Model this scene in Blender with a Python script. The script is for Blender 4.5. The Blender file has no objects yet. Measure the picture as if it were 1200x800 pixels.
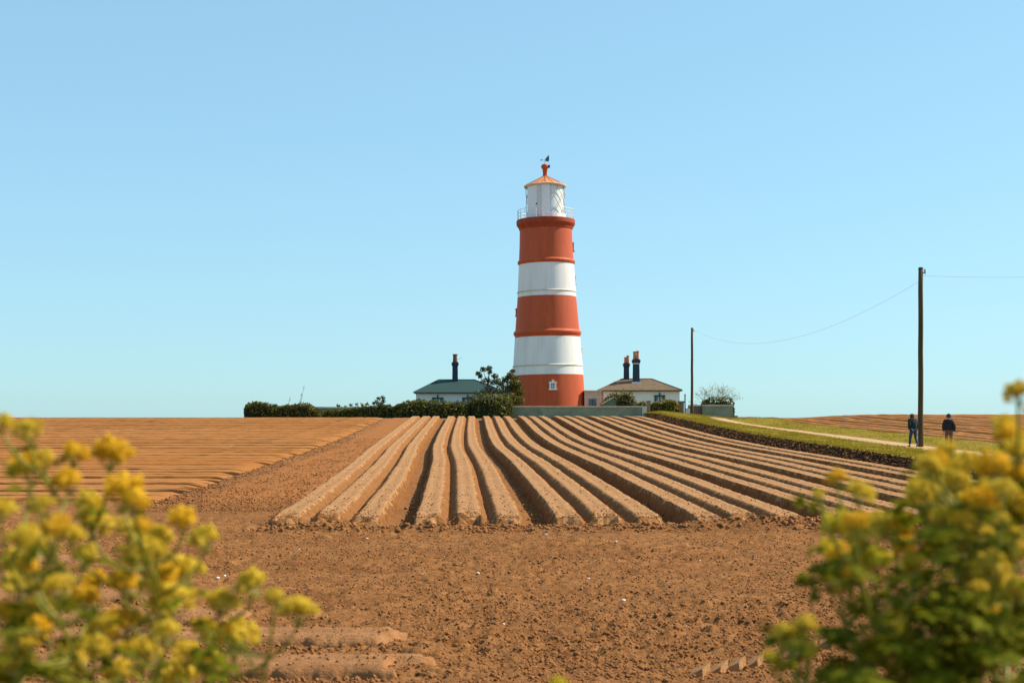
import bpy, math, random
import numpy as np
from mathutils import Vector, Matrix, Quaternion

# ------------------------------------------------------------------ camera, light, exposure
SC = bpy.context.scene
COL = SC.collection
F = 1667.0            # focal length in photo pixels (50 mm on 36 mm, 1200 px wide)
HY = 510.0            # eye level row
cam = bpy.data.cameras.new('camera'); camo = bpy.data.objects.new('camera', cam); COL.objects.link(camo)
cam.sensor_width = 36; cam.lens = 50
cam.shift_y = (HY - 400) / 1200.0
camo.location = (0, 0, 0); camo.rotation_euler = (math.pi / 2, 0, 0)
cam.clip_start = 0.1; cam.clip_end = 20000
cam.dof.use_dof = True; cam.dof.focus_distance = 60; cam.dof.aperture_fstop = 4.0
SC.camera = camo

SUN_EL, SUN_ROT = math.radians(42), math.radians(75)   # to the right, a little beyond the tower
W = bpy.data.worlds.new('World'); SC.world = W; W.use_nodes = True
nt = W.node_tree; nt.nodes.clear()
sky = nt.nodes.new('ShaderNodeTexSky'); sky.sky_type = 'NISHITA'; sky.sun_disc = False
sky.sun_elevation = SUN_EL; sky.sun_rotation = SUN_ROT
sky.altitude = 0; sky.air_density = 1.0; sky.dust_density = 0.6; sky.ozone_density = 1.5
# photographic tone response of the sky, the same in every direction
pre = nt.nodes.new('ShaderNodeVectorMath'); pre.operation = 'SCALE'; pre.inputs['Scale'].default_value = 0.1
gam = nt.nodes.new('ShaderNodeGamma'); gam.inputs[1].default_value = 0.45
tint = nt.nodes.new('ShaderNodeVectorMath'); tint.operation = 'MULTIPLY'; tint.inputs[1].default_value = (6.2, 9.5, 11.0)
bg = nt.nodes.new('ShaderNodeBackground'); bg.inputs[1].default_value = 0.07
wo = nt.nodes.new('ShaderNodeOutputWorld')
nt.links.new(sky.outputs[0], pre.inputs[0]); nt.links.new(pre.outputs[0], gam.inputs[0]); nt.links.new(gam.outputs[0], tint.inputs[0])
nt.links.new(tint.outputs[0], bg.inputs[0]); nt.links.new(bg.outputs[0], wo.inputs[0])

sun = bpy.data.lights.new('sun', 'SUN'); suno = bpy.data.objects.new('sun', sun); COL.objects.link(suno)
sun.energy = 5.0; sun.angle = math.radians(0.53); sun.color = (1.0, 0.87, 0.68)
SV = Vector((math.sin(SUN_ROT) * math.cos(SUN_EL), math.cos(SUN_ROT) * math.cos(SUN_EL), math.sin(SUN_EL)))
suno.rotation_euler = SV.to_track_quat('Z', 'Y').to_euler()
suno.location = (60, 20, 80)
VS = SC.view_settings
VS.view_transform = 'Standard'; VS.look = 'None'; VS.gamma = 1; VS.use_curve_mapping = False
VS.exposure = 0.68

# ------------------------------------------------------------------ helpers
rng = np.random.default_rng(11); R = random.Random(5)
def at(x, y, Y): return Vector(((x - 600) / F * Y, Y, (HY - y) / F * Y))   # a photo direction at distance Y, in metres
def PX(x, Y): return (x - 600) / F * Y
def PZ(y, Y): return (HY - y) / F * Y

def _hash(ix, iy, seed):
    h = (ix.astype(np.int64) * 374761393 + iy.astype(np.int64) * 668265263 + seed * 1442695041) & 0xffffffff
    h = ((h ^ (h >> 13)) * 1274126177) & 0xffffffff
    return ((h ^ (h >> 16)) & 0xffffff) / float(0xffffff)
def vnoise(x, y, seed=0):
    x = np.asarray(x, float); y = np.asarray(y, float)
    ix = np.floor(x); iy = np.floor(y); fx = x - ix; fy = y - iy
    fx = fx * fx * (3 - 2 * fx); fy = fy * fy * (3 - 2 * fy)
    a = _hash(ix, iy, seed); b = _hash(ix + 1, iy, seed); c = _hash(ix, iy + 1, seed); d = _hash(ix + 1, iy + 1, seed)
    return (a * (1 - fx) + b * fx) * (1 - fy) + (c * (1 - fx) + d * fx) * fy - 0.5
def sstep(a, b, x):
    t = np.clip((np.asarray(x, float) - a) / (b - a), 0, 1); return t * t * (3 - 2 * t)

# --- terrain
TY = np.array([-200, -30, 1, 4.5, 8, 12, 20, 26, 33.3, 52, 77, 94, 110, 120, 125, 132, 145, 170, 220, 300, 600, 4000.])
TZ = np.array([-1.5, -1.45, -1.45, -1.6, -2.08, -2.12, -2.1, -2.03, -1.82, -1.25, -.46, .25, .98, 1.40, 1.50, 1.52, 1.50, 1.35, 0.4, -3, -12, -60.])
_d = np.diff(TZ) / np.diff(TY); _m = np.concatenate([[_d[0]], (_d[1:] + _d[:-1]) / 2, [_d[-1]]])
for _i in range(len(_d)):
    if _d[_i] == 0: _m[_i] = _m[_i + 1] = 0
def z0(Y):
    Y = np.clip(np.asarray(Y, float), TY[0], TY[-1] - .001)
    i = np.clip(np.searchsorted(TY, Y, side='right') - 1, 0, len(TY) - 2)
    h = TY[i + 1] - TY[i]; t = (Y - TY[i]) / h
    return ((2*t**3 - 3*t**2 + 1) * TZ[i] + (t**3 - 2*t**2 + t) * h * _m[i] + (-2*t**3 + 3*t**2) * TZ[i + 1] + (t**3 - t**2) * h * _m[i + 1])
HEAD = -0.0367
def LX(Y): return -3.97 + HEAD * np.asarray(Y, float)        # left edge of the bed field
def RX(Y): return 16.03 + HEAD * np.asarray(Y, float)        # right edge, foot of the earth bank
def EX(Y): return -8.3 - .0216 * np.asarray(Y, float)        # ends of the cross rows on the left
YEND, YTOP = 29.7, 122.5
def zt(X, Y):
    X = np.asarray(X, float); Y = np.asarray(Y, float)
    o = X - RX(np.clip(Y, 0, 140)); far = sstep(74, 120, Y)
    s = .05 + .05 * far
    r = .36 * sstep(0.0, .6, o) - s * np.clip(o, 0, 8) + .05 * np.clip(o - 8, 0, 12) + .36 * np.exp(-((Y - 127) / 8) ** 2) * sstep(0, 2, o) * (1 - sstep(9, 14, o))
    return z0(Y) + r * (1 - sstep(160, 220, Y)) * sstep(6, 12, Y)
def zf(X, Y): return float(zt(X, Y))

# --- mesh building
class MB:
    def __init__(s): s.v = []; s.f = []
    def add(s, vs, fs):
        n = len(s.v); s.v += [tuple(p) for p in vs]; s.f += [tuple(i + n for i in q) for q in fs]; return s
    def box(s, c, d, rz=0, taper=1.0):
        x, y, z = d[0] / 2, d[1] / 2, d[2] / 2; cs, sn = math.cos(rz), math.sin(rz); vs = []
        for zz, t in ((-z, 1), (z, taper)):
            for a, b in ((-x, -y), (x, -y), (x, y), (-x, y)):
                a *= t; b *= t
                vs.append((c[0] + a * cs - b * sn, c[1] + a * sn + b * cs, c[2] + zz))
        return s.add(vs, [(3, 2, 1, 0), (4, 5, 6, 7), (0, 1, 5, 4), (1, 2, 6, 5), (2, 3, 7, 6), (3, 0, 4, 7)])
    def tube(s, pts, rad, n=6, caps=True):
        pts = [Vector(p) for p in pts]; m = len(pts)
        if not hasattr(rad, '__len__'): rad = [rad] * m
        vs = []; fs = []
        t0 = (pts[1] - pts[0]).normalized(); u = t0.orthogonal().normalized()
        for i, p in enumerate(pts):
            t = (pts[min(i + 1, m - 1)] - pts[max(i - 1, 0)]).normalized()
            u = (u - t * u.dot(t));  u = u.normalized() if u.length > 1e-6 else t.orthogonal().normalized()
            w = t.cross(u)
            for k in range(n):
                a = 2 * math.pi * k / n; vs.append(p + (u * math.cos(a) + w * math.sin(a)) * rad[i])
        for i in range(m - 1):
            for k in range(n):
                fs.append((i * n + k, i * n + (k + 1) % n, (i + 1) * n + (k + 1) % n, (i + 1) * n + k))
        if caps: fs.append(tuple(range(n))[::-1]); fs.append(tuple((m - 1) * n + k for k in range(n)))
        return s.add(vs, fs)
    def lathe(s, prof, n=64, a0=0, a1=2 * math.pi, c=(0, 0, 0), jit=None):
        full = abs(a1 - a0 - 2 * math.pi) < 1e-6; k = n if full else n + 1; vs = []; fs = []
        for (r, z) in prof:
            for i in range(k):
                a = a0 + (a1 - a0) * i / n; vs.append((c[0] + r * math.cos(a), c[1] + r * math.sin(a), c[2] + z))
        for j in range(len(prof) - 1):
            for i in range(n):
                i2 = (i + 1) % k; fs.append((j * k + i, j * k + i2, (j + 1) * k + i2, (j + 1) * k + i))
        return s.add(vs, fs)
    def build(s, name, mat, parent=None, smooth=False, **kw): return mk(name, s.v, s.f, mat, parent, smooth, **kw)

def mk(name, v, f, mat, parent=None, smooth=False, loc=None):
    me = bpy.data.meshes.new(name)
    if isinstance(v, np.ndarray):
        me.vertices.add(len(v)); me.vertices.foreach_set('co', v.astype(np.float32).ravel())
        k = f.shape[1]; me.loops.add(f.size); me.loops.foreach_set('vertex_index', f.astype(np.int32).ravel())
        me.polygons.add(len(f)); me.polygons.foreach_set('loop_start', np.arange(0, f.size, k, dtype=np.int32))
        me.polygons.foreach_set('loop_total', np.full(len(f), k, dtype=np.int32)); me.update(calc_edges=True)
    else:
        me.from_pydata([tuple(p) for p in v], [], f); me.update()
    if smooth: me.polygons.foreach_set('use_smooth', [True] * len(me.polygons))
    me.materials.append(mat)
    o = bpy.data.objects.new(name, me); COL.objects.link(o)
    if parent: o.parent = parent
    if loc is not None: o.location = loc
    return o
def inst(name, src, parent=None):
    o = bpy.data.objects.new(name, src.data if hasattr(src, 'data') else src); COL.objects.link(o)
    if parent: o.parent = parent
    return o
def tag(o, label=None, cat=None, group=None, kind=None):
    if label: o['label'] = label
    if cat: o['category'] = cat
    if group: o['group'] = group
    if kind: o['kind'] = kind
    return o
def empty(name, loc, rz=0):
    o = bpy.data.objects.new(name, None); COL.objects.link(o); o.location = loc; o.rotation_euler = (0, 0, rz); o.empty_display_size = .2; return o

def grid_faces(nr, nc):
    i = np.arange(nr - 1)[:, None] * nc + np.arange(nc - 1)[None, :]
    return np.stack([i, i + 1, i + nc + 1, i + nc], -1).reshape(-1, 4)

# --- materials
def mat(name, col, col2=None, scale=8, rough=.8, bump=0, bscale=40, spec=.3, detail=6, c3=None, s3=1, stretch=None, trans=0, metal=0, dist=.02, dr=0, contrast=(.35, .65)):
    m = bpy.data.materials.new(name); m.use_nodes = True; t = m.node_tree; L = t.links; b = t.nodes['Principled BSDF']
    b.inputs['Roughness'].default_value = rough; b.inputs['Specular IOR Level'].default_value = spec; b.inputs['Metallic'].default_value = metal; b.inputs['Diffuse Roughness'].default_value = dr
    tc = t.nodes.new('ShaderNodeTexCoord'); src = tc.outputs['Object']
    if stretch:
        mp = t.nodes.new('ShaderNodeMapping'); mp.inputs['Scale'].default_value = stretch; L.new(src, mp.inputs[0]); src = mp.outputs[0]
    out = None
    def noise(sc, det=detail):
        n = t.nodes.new('ShaderNodeTexNoise'); n.inputs['Scale'].default_value = sc; n.inputs['Detail'].default_value = det; n.inputs['Roughness'].default_value = .65; L.new(src, n.inputs['Vector']); return n
    if col2:
        n = noise(scale); r = t.nodes.new('ShaderNodeValToRGB'); r.color_ramp.elements[0].position = contrast[0]; r.color_ramp.elements[1].position = contrast[1]
        r.color_ramp.elements[0].color = (*col, 1); r.color_ramp.elements[1].color = (*col2, 1); L.new(n.outputs[0], r.inputs[0]); out = r.outputs[0]
        if c3:
            n3 = noise(s3, 4); r3 = t.nodes.new('ShaderNodeValToRGB'); r3.color_ramp.elements[0].position = .45; r3.color_ramp.elements[1].position = .7
            r3.color_ramp.elements[0].color = (0, 0, 0, 1); r3.color_ramp.elements[1].color = (1, 1, 1, 1); L.new(n3.outputs[0], r3.inputs[0])
            mx = t.nodes.new('ShaderNodeMix'); mx.data_type = 'RGBA'; L.new(r3.outputs[0], mx.inputs[0]); L.new(out, mx.inputs[6]); mx.inputs[7].default_value = (*c3, 1); out = mx.outputs[2]
        L.new(out, b.inputs['Base Color'])
    else: b.inputs['Base Color'].default_value = (*col, 1)
    if bump:
        n = noise(bscale, 8); bp = t.nodes.new('ShaderNodeBump'); bp.inputs['Strength'].default_value = bump; bp.inputs['Distance'].default_value = dist
        L.new(n.outputs[0], bp.inputs['Height']); L.new(bp.outputs[0], b.inputs['Normal'])
    if trans:
        tr = t.nodes.new('ShaderNodeBsdfTranslucent'); ms = t.nodes.new('ShaderNodeMixShader'); ms.inputs[0].default_value = trans
        if out: L.new(out, tr.inputs[0])
        else: tr.inputs[0].default_value = (*col, 1)
        L.new(b.outputs[0], ms.inputs[1]); L.new(tr.outputs[0], ms.inputs[2]); L.new(ms.outputs[0], t.nodes['Material Output'].inputs[0])
    return m

SOIL_A, SOIL_B = (.185, .076, .023), (.31, .141, .049)
M = {}
M['soil'] = mat('soil', dr=0, col=SOIL_A, col2=SOIL_B, scale=5, rough=.95, bump=.9, bscale=30, spec=.1, c3=(.195, .080, .026), s3=.55, dist=.04)
M['clod'] = mat('clod', dr=0, col=(0.184, 0.073, 0.024), col2=(0.344, 0.153, 0.058), scale=2.2, rough=.95, bump=.6, bscale=60, spec=.1, contrast=(.3, .7))
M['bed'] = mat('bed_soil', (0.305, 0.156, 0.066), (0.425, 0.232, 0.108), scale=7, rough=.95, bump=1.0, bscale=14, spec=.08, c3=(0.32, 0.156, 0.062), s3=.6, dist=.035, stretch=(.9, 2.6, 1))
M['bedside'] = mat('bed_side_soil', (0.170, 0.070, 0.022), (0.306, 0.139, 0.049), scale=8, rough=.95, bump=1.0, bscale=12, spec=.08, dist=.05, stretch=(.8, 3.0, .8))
M['rows'] = mat('row_soil', dr=0, col=(0.281, 0.112, 0.031), col2=(0.369, 0.158, 0.049), scale=2.5, rough=.95, bump=.8, bscale=12, spec=.08, c3=(0.310, 0.116, 0.027), s3=.12, dist=.05, stretch=(.25, 1, 1))
M['nearrow'] = mat('near_row_soil', (0.247, 0.113, 0.043), (0.349, 0.169, 0.072), scale=4, rough=.95, bump=.9, bscale=26, spec=.08, dist=.04)
M['tilth'] = mat('tilth', dr=0, col=(0.228, 0.088, 0.024), col2=(0.335, 0.135, 0.041), scale=9, rough=.95, bump=.9, bscale=18, spec=.08, dist=.05)
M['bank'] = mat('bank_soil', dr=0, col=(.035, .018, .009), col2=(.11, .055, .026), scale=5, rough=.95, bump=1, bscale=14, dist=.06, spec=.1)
M['grass_sheet'] = mat('turf', (.16, .125, .006), (.25, .18, .012), scale=1.2, rough=.95, bump=.8, bscale=9, dist=.06, spec=.1, c3=(.22, .14, .015), s3=.3)
M['grass'] = mat('grass_blade', (.19, .155, .006), (.32, .235, .014), scale=.9, rough=.7, spec=.2, trans=.35)
M['path'] = mat('path_dirt', (.36, .22, .115), (.46, .30, .165), scale=1.5, rough=.95, bump=.6, bscale=12, dist=.03, spec=.1)
M['stone'] = mat('flint', (.55, .5, .45), (.8, .78, .74), scale=12, rough=.6)
M['white'] = mat('white_paint', dr=.3, col=(.76, .77, .77), col2=(.80, .80, .79), scale=1.2, rough=.55, bump=.15, bscale=30, stretch=(1, 1, .12), dist=.01, c3=(.68, .68, .66), s3=1.3)
M['red'] = mat('red_paint', dr=.3, col=(.48, .082, .026), col2=(.57, .112, .036), scale=1.4, rough=.6, bump=.15, bscale=30, stretch=(1, 1, .12), dist=.01, c3=(.44, .085, .034), s3=1.3, spec=.25)
M['cornice'] = mat('cornice_shaded_red', dr=.3, col=(.30, .05, .022), col2=(.38, .07, .03), scale=2, rough=.65, spec=.2)  # tower red darkened, the cornice's shadow side put into the paint colour
M['ring'] = mat('ring_stone', (.55, .5, .40), (.68, .65, .57), scale=2, rough=.8)
M['roofred'] = mat('lantern_roof', (.55, .17, .05), (.68, .26, .10), scale=1.5, rough=.5, bump=.1, bscale=20)
M['eave'] = mat('eave_cream', (.6, .45, .30), (.7, .56, .42), scale=3, rough=.6)
M['metalwhite'] = mat('white_metal', (.76, .78, .79), rough=.4, spec=.4)
M['lattice'] = mat('lattice_bar', (.55, .5, .42), rough=.5)
M['blind'] = mat('white_blind', (.78, .80, .80), rough=.8)
M['dark'] = mat('dark_iron', (.03, .05, .06), rough=.5)
M['vane'] = mat('vane_copper', (.05, .12, .14), rough=.5)
def glass(name):
    m = bpy.data.materials.new(name); m.use_nodes = True; t = m.node_tree; t.nodes.remove(t.nodes['Principled BSDF'])
    a = t.nodes.new('ShaderNodeBsdfTransparent'); a.inputs[0].default_value = (.93, .96, .96, 1); b = t.nodes.new('ShaderNodeBsdfGlossy'); b.inputs['Roughness'].default_value = .05
    x = t.nodes.new('ShaderNodeMixShader'); x.inputs[0].default_value = .10; t.links.new(a.outputs[0], x.inputs[1]); t.links.new(b.outputs[0], x.inputs[2]); t.links.new(x.outputs[0], t.nodes['Material Output'].inputs[0])
    return m
M['glass'] = glass('lantern_glass')
M['pane'] = mat('window_pane', (.03, .06, .08), rough=.08, spec=.8)
M['render'] = mat('wall_render', (.19, .21, .15), (.32, .32, .23), scale=.8, rough=.9, bump=.4, bscale=8, c3=(.15, .18, .14), s3=1.6, spec=.15)
M['coping'] = mat('coping_stone', (.46, .37, .27), (.62, .52, .40), scale=2, rough=.9, bump=.4, bscale=12)
M['paleend'] = mat('pale_trim_sunlit_end', (.5, .46, .40), (.66, .62, .55), scale=2.5, rough=.9, bump=.4, bscale=12)  # end pier and return wall: sunlight put into the colour; plain pale trim elsewhere
M['cottage'] = mat('cottage_white', (.66, .68, .66), (.72, .73, .71), scale=1, rough=.8, bump=.2, bscale=10)
M['pink'] = mat('pink_render', (.62, .36, .27), (.7, .44, .34), scale=1.2, rough=.85)
M['orange'] = mat('orange_render', (.55, .20, .08), (.6, .25, .11), scale=1.2, rough=.85)
M['roofgreen'] = mat('green_slate', (.010, .040, .038), (.022, .062, .056), scale=3, rough=.7, bump=.5, bscale=8, stretch=(1, 1, 4))
M['rooftile'] = mat('brown_tile', (.10, .066, .038), (.17, .115, .065), scale=2, rough=.85, bump=.6, bscale=7, stretch=(1, 1, 4))
M['fascia'] = mat('fascia', (.05, .055, .05), rough=.6)
M['greenframe'] = mat('green_frame', (.015, .06, .055), rough=.5)
M['stack'] = mat('chimney_shadow_tone', (.018, .04, .065), (.03, .058, .085), scale=3, rough=.8, bump=.4, bscale=10)  # bluish shadow on the stacks put into their base colour
M['pot'] = mat('terracotta', (.40, .15, .08), (.5, .21, .12), scale=3, rough=.8)
M['darkpot'] = mat('sooty_pot', (.12, .06, .05), (.2, .10, .08), scale=4, rough=.8)
M['brick'] = mat('brick', (.17, .10, .075), (.30, .19, .13), scale=6, rough=.9, bump=.5, bscale=14)
M['wood'] = mat('pole_wood', (.055, .045, .018), (.10, .078, .032), scale=3, rough=.9, bump=.5, bscale=25, stretch=(1, 1, .08), c3=(.085, .05, .035), s3=.8)
M['wire'] = mat('wire', (.5, .56, .62), rough=.5)
M['ins'] = mat('insulator', (.02, .04, .03), rough=.3)
M['bark'] = mat('bark', (.045, .03, .018), (.09, .06, .04), scale=10, rough=.9, bump=.5, bscale=30)
M['twig'] = mat('pale_twig', (.20, .16, .09), (.3, .25, .15), scale=10, rough=.9)
M['hedge'] = mat('hedge_leaf', (.055, .068, .010), (.20, .175, .026), scale=1.1, rough=.6, spec=.25, trans=.25)
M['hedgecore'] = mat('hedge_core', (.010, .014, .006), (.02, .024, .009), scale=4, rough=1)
M['olive'] = mat('olive_leaf', (.085, .082, .016), (.20, .16, .032), scale=1.2, rough=.6, spec=.25, trans=.25)
M['darkleaf'] = mat('dark_leaf', (.026, .040, .016), (.07, .08, .026), scale=1.5, rough=.5, spec=.35, trans=.2)
M['privet'] = mat('privet_leaf', (.16, .15, .018), (.28, .23, .03), scale=1.5, rough=.6, trans=.3)
M['paleleaf'] = mat('pale_leaf', (.30, .30, .12), (.4, .38, .18), scale=2, rough=.6, trans=.3)
M['drygrass'] = mat('dry_stalk', (.3, .25, .12), (.4, .33, .18), scale=3, rough=.8)
M['umbel'] = mat('umbel_yellow', (.64, .47, .030), (.82, .64, .095), scale=45, rough=.8, spec=.1, trans=.25, detail=2)
M['umbel2'] = mat('umbel_gold', (.74, .47, .02), (.86, .58, .05), scale=45, rough=.8, spec=.1, trans=.25, detail=2)
M['umbelg'] = mat('umbel_green', (.62, .52, .025), (.80, .64, .06), scale=45, rough=.8, spec=.1, trans=.25, detail=2)
M['stem'] = mat('plant_stem', (.20, .20, .018), (.30, .28, .03), scale=20, rough=.5, trans=.15)
M['leaf'] = mat('plant_leaf', (.05, .082, .005), (.24, .23, .012), scale=14, rough=.8, spec=.04, trans=.4)

# ------------------------------------------------------------------ ground
def bill(x, y, seed): return .5 - 2 * np.abs(vnoise(x, y, seed))       # rounded lumps with sharp creases
def clodnoise(X, Y):
    n = .030 * vnoise(X / .45, Y / .45, 1) + .040 * bill(X / .16, Y / .16, 2) + .042 * bill(X / .085, Y / .085, 3) + .030 * vnoise(X / .05, Y / .05, 8)
    n += .05 * vnoise(X / 1.3, Y / 1.1, 4) + .06 * vnoise(X / 3.5, Y / 2.2, 5)
    big = vnoise(X / .24, Y / .24, 7); n += .13 * np.clip(big - .16, 0, 1)
    return n * (.75 + .9 * np.clip(vnoise(X / 2.6, Y / 1.6, 6) + .2, 0, 1))
rows = list(np.linspace(-30, 6, 20)) + [7, 8]
y = 8.6
while y < 37: rows.append(y); y *= 1.0021
while y < 126: rows.append(y); y *= 1.011
while y < 4200: rows.append(y); y *= 1.09
YR = np.array(rows)
ul = [-8, -6, -4, -3, -2.2, -1.6, -1.2, -.95, -.8, -.7, -.62, -.56, -.5]
UU = np.concatenate([ul, np.arange(-.46, .4601, .0021), [-a for a in ul[::-1]]])
YG = np.repeat(YR[:, None], len(UU), 1); XG = UU[None, :] * np.maximum(YG, 8)
ZG = zt(XG, YG)
oG = XG - RX(YG); lG = XG - LX(YG); eG = XG - EX(YG)
inbeds = sstep(-.1, .15, lG) * (1 - sstep(-.4, -.1, oG)) * sstep(YEND - .3, YEND + .5, YG) * (1 - sstep(YTOP, YTOP + 2, YG))
inrows = (1 - sstep(-.2, 0.1, eG)) * sstep(36.5, 37.5, YG) * (1 - sstep(124, 126, YG))
verge = sstep(.35, .6, oG) * sstep(7, 9, YG)
amp = (1 - .7 * np.maximum(inbeds, inrows)) * (1 - .8 * verge) * (1 - sstep(60, 110, YG)) * sstep(5, 9, YG)
strip = sstep(-.3, .3, eG) * (1 - sstep(-.1, .2, lG)) * sstep(33, 42, YG)
amp *= 1 - .75 * strip
ZG = ZG + clodnoise(XG, YG) * amp - .17 * inbeds - .10 * inrows - .07 * verge * (1 - sstep(125, 135, YG) * 0)
# shallow wheel ruts running across the headland
for yy, d in ((29.2, .05), (27.4, .05), (23.6, .04), (21.9, .04)):
    ZG -= d * np.exp(-((YG - yy - .25 * vnoise(XG / 5, XG * 0, 9)) / .2) ** 2) * (1 - sstep(34, 40, YG)) * (np.abs(XG) < 20)
# ridged soil edge along the row ends
ZG += (.05 + .12 * vnoise(XG / .5, YG / .9, 12)) * np.exp(-((eG - .4) / .35) ** 2) * sstep(36, 38, YG) * (1 - sstep(120, 126, YG))
# heap of clods pushed up at the ends of the beds
HE = (.16 + .25 * np.clip(vnoise(XG / 1.2, XG * 0 + 3, 14) + .2, 0, 1) + .14 * vnoise(XG / .3, YG / .3, 15)) * np.exp(-((YG - 29.3 - .5 * vnoise(XG / 1.6, XG * 0, 16)) / .42) ** 2)
ZG += HE * sstep(-.5, .5, lG) * (1 - sstep(-1, 0, oG)) * (.45 + .75 * sstep(2.0, 4.5, XG))
ground = mk('ground', np.stack([XG, YG, ZG], -1).reshape(-1, 3), grid_faces(len(YR), len(UU)), M['soil'])
tag(ground, 'bare brown tilled soil of the whole field', kind='structure')

# rolled strip of fine tilth between the cross rows and the beds
ys = np.concatenate([np.arange(35, 60, .16), np.arange(60, 123, .5)]); us = np.linspace(0, 1, 46)
Ys = np.repeat(ys[:, None], len(us), 1); Xs = (EX(Ys) + .7) * (1 - us) + (LX(Ys) - .05) * us
edge = np.minimum(1, np.minimum(us, 1 - us)[None, :] * 14) * sstep(35, 37.5, Ys)
lines = .006 * np.sin((Xs - EX(Ys)) * 2 * math.pi / .55)
Zs = zt(Xs, Ys) + .06 * edge - .07 * (1 - edge) + (lines + .03 * bill(Xs / .2, Ys / .22, 21) + .04 * vnoise(Xs / .6, Ys / 1.5, 22)) * (1 - .6 * sstep(60, 100, Ys))
o = mk('soil_strip', np.stack([Xs, Ys, Zs], -1).reshape(-1, 3), grid_faces(len(ys), len(us)), M['tilth'], parent=ground, smooth=True)

# --- raised beds running up the hill
def bed(i, x_off, wide_l, wide_r, y_end, y_top):
    ys = [y_end]
    while ys[-1] < y_top: ys.append(ys[-1] + max(.05, (ys[-1] - 24) * .0065))
    ys = np.array(ys); n = len(ys)
    tw = .47; hl = .10 if wide_l else .20; hr = .12 if wide_r else .20; T = .2
    bl = -.2 if wide_l else .0; br = -.2 if wide_r else .0
    # offsets across and heights of the section: flat top, hard shoulders, raked sides
    pr = [(-hl - .05, bl - .14), (-hl, bl), (-hl * .75, bl + (T - bl) * .27), (-hl * .5, bl + (T - bl) * .5), (-hl * .25, bl + (T - bl) * .74), (.0, T - .004), (.03, T + .004), (tw * .3, T + .006), (tw * .5, T - .018), (tw * .7, T + .006), (tw - .03, T + .004), (tw, T - .004),
          (tw + hr * .25, br + (T - br) * .74), (tw + hr * .5, br + (T - br) * .5), (tw + hr * .75, br + (T - br) * .27), (tw + hr, br), (tw + hr + .05, br - .14)]
    px = np.array([p[0] for p in pr]); pz = np.array([p[1] for p in pr])
    Yb = np.repeat(ys[:, None], len(px), 1)
    wob = -.34 * np.exp(-((ys - 80) / 24) ** 2) + .16 * vnoise(ys / 17, ys * 0 + 1, 31) + .04 * vnoise(ys / 7, ys * 0 + i, 32) + .02 * vnoise(ys / 1.1, ys * 0 + i, 33)
    Xb = LX(Yb) + x_off + wob[:, None] + px[None, :]
    end = sstep(0, 1.3, Yb - y_end + .8 * vnoise(Xb / .16, Yb / .2, 34) + .4 * vnoise(Xb / .07, Yb / .08, 29))
    side = np.array([0, .6, 1, 1, 1, .35, .12, .08, .08, .08, .12, .35, 1, 1, 1, .6, 0])
    scr = .060 * vnoise((Yb + Xb * 1.3) / .10, Xb / .6, 35) + .05 * bill((Yb + Xb * 1.1) / .24, Xb / .5, 36) + .02 * vnoise(Yb / .9, Xb / .4, 30)
    rag = (wide_l * (px < 0) + wide_r * (px > tw))[None, :] * .16 * vnoise(Yb / .22, Xb / .12, 37)
    Xb = Xb + rag * side
    z = pz[None, :] + scr * side * .95 + .016 * vnoise(Xb / .1, Yb / .09, 38) + .012 * vnoise(Yb / 3.5, Yb * 0 + i, 39)
    for k in range(2):                                         # cross cracks near the lower end
        z = z - .03 * np.exp(-((Yb - y_end - 1.25 - k * .75) / .06) ** 2) * (px > 0) * (px < tw)
    z = z * end - .16 * (1 - end)
    Zb = zt(np.clip(Xb, None, RX(Yb) - .05), Yb) + z
    V = np.stack([Xb, Yb, Zb], -1).reshape(-1, 3)
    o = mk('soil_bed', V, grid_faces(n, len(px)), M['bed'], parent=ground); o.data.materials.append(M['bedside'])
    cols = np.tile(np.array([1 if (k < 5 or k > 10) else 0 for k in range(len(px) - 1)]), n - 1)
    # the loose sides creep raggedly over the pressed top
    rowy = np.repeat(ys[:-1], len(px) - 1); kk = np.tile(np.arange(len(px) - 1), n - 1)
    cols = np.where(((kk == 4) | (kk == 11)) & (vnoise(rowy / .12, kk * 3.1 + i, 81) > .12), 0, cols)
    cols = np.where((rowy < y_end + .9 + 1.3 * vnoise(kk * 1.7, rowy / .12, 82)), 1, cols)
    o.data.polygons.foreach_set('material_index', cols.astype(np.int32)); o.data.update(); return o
for i in range(20):
    g, k = divmod(i, 3)
    ye = YEND - .1 + .5 * math.sin(i * 2.1) - (.5 if i in (6, 7, 9) else 0)
    if 19.5 * 0 + 20 - i <= 0: continue
    bed(i, g * 3.0 + (0, .88, 1.76)[k], k == 0 and i > 0, k == 2, ye, YTOP + .4 * math.sin(i))

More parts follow.
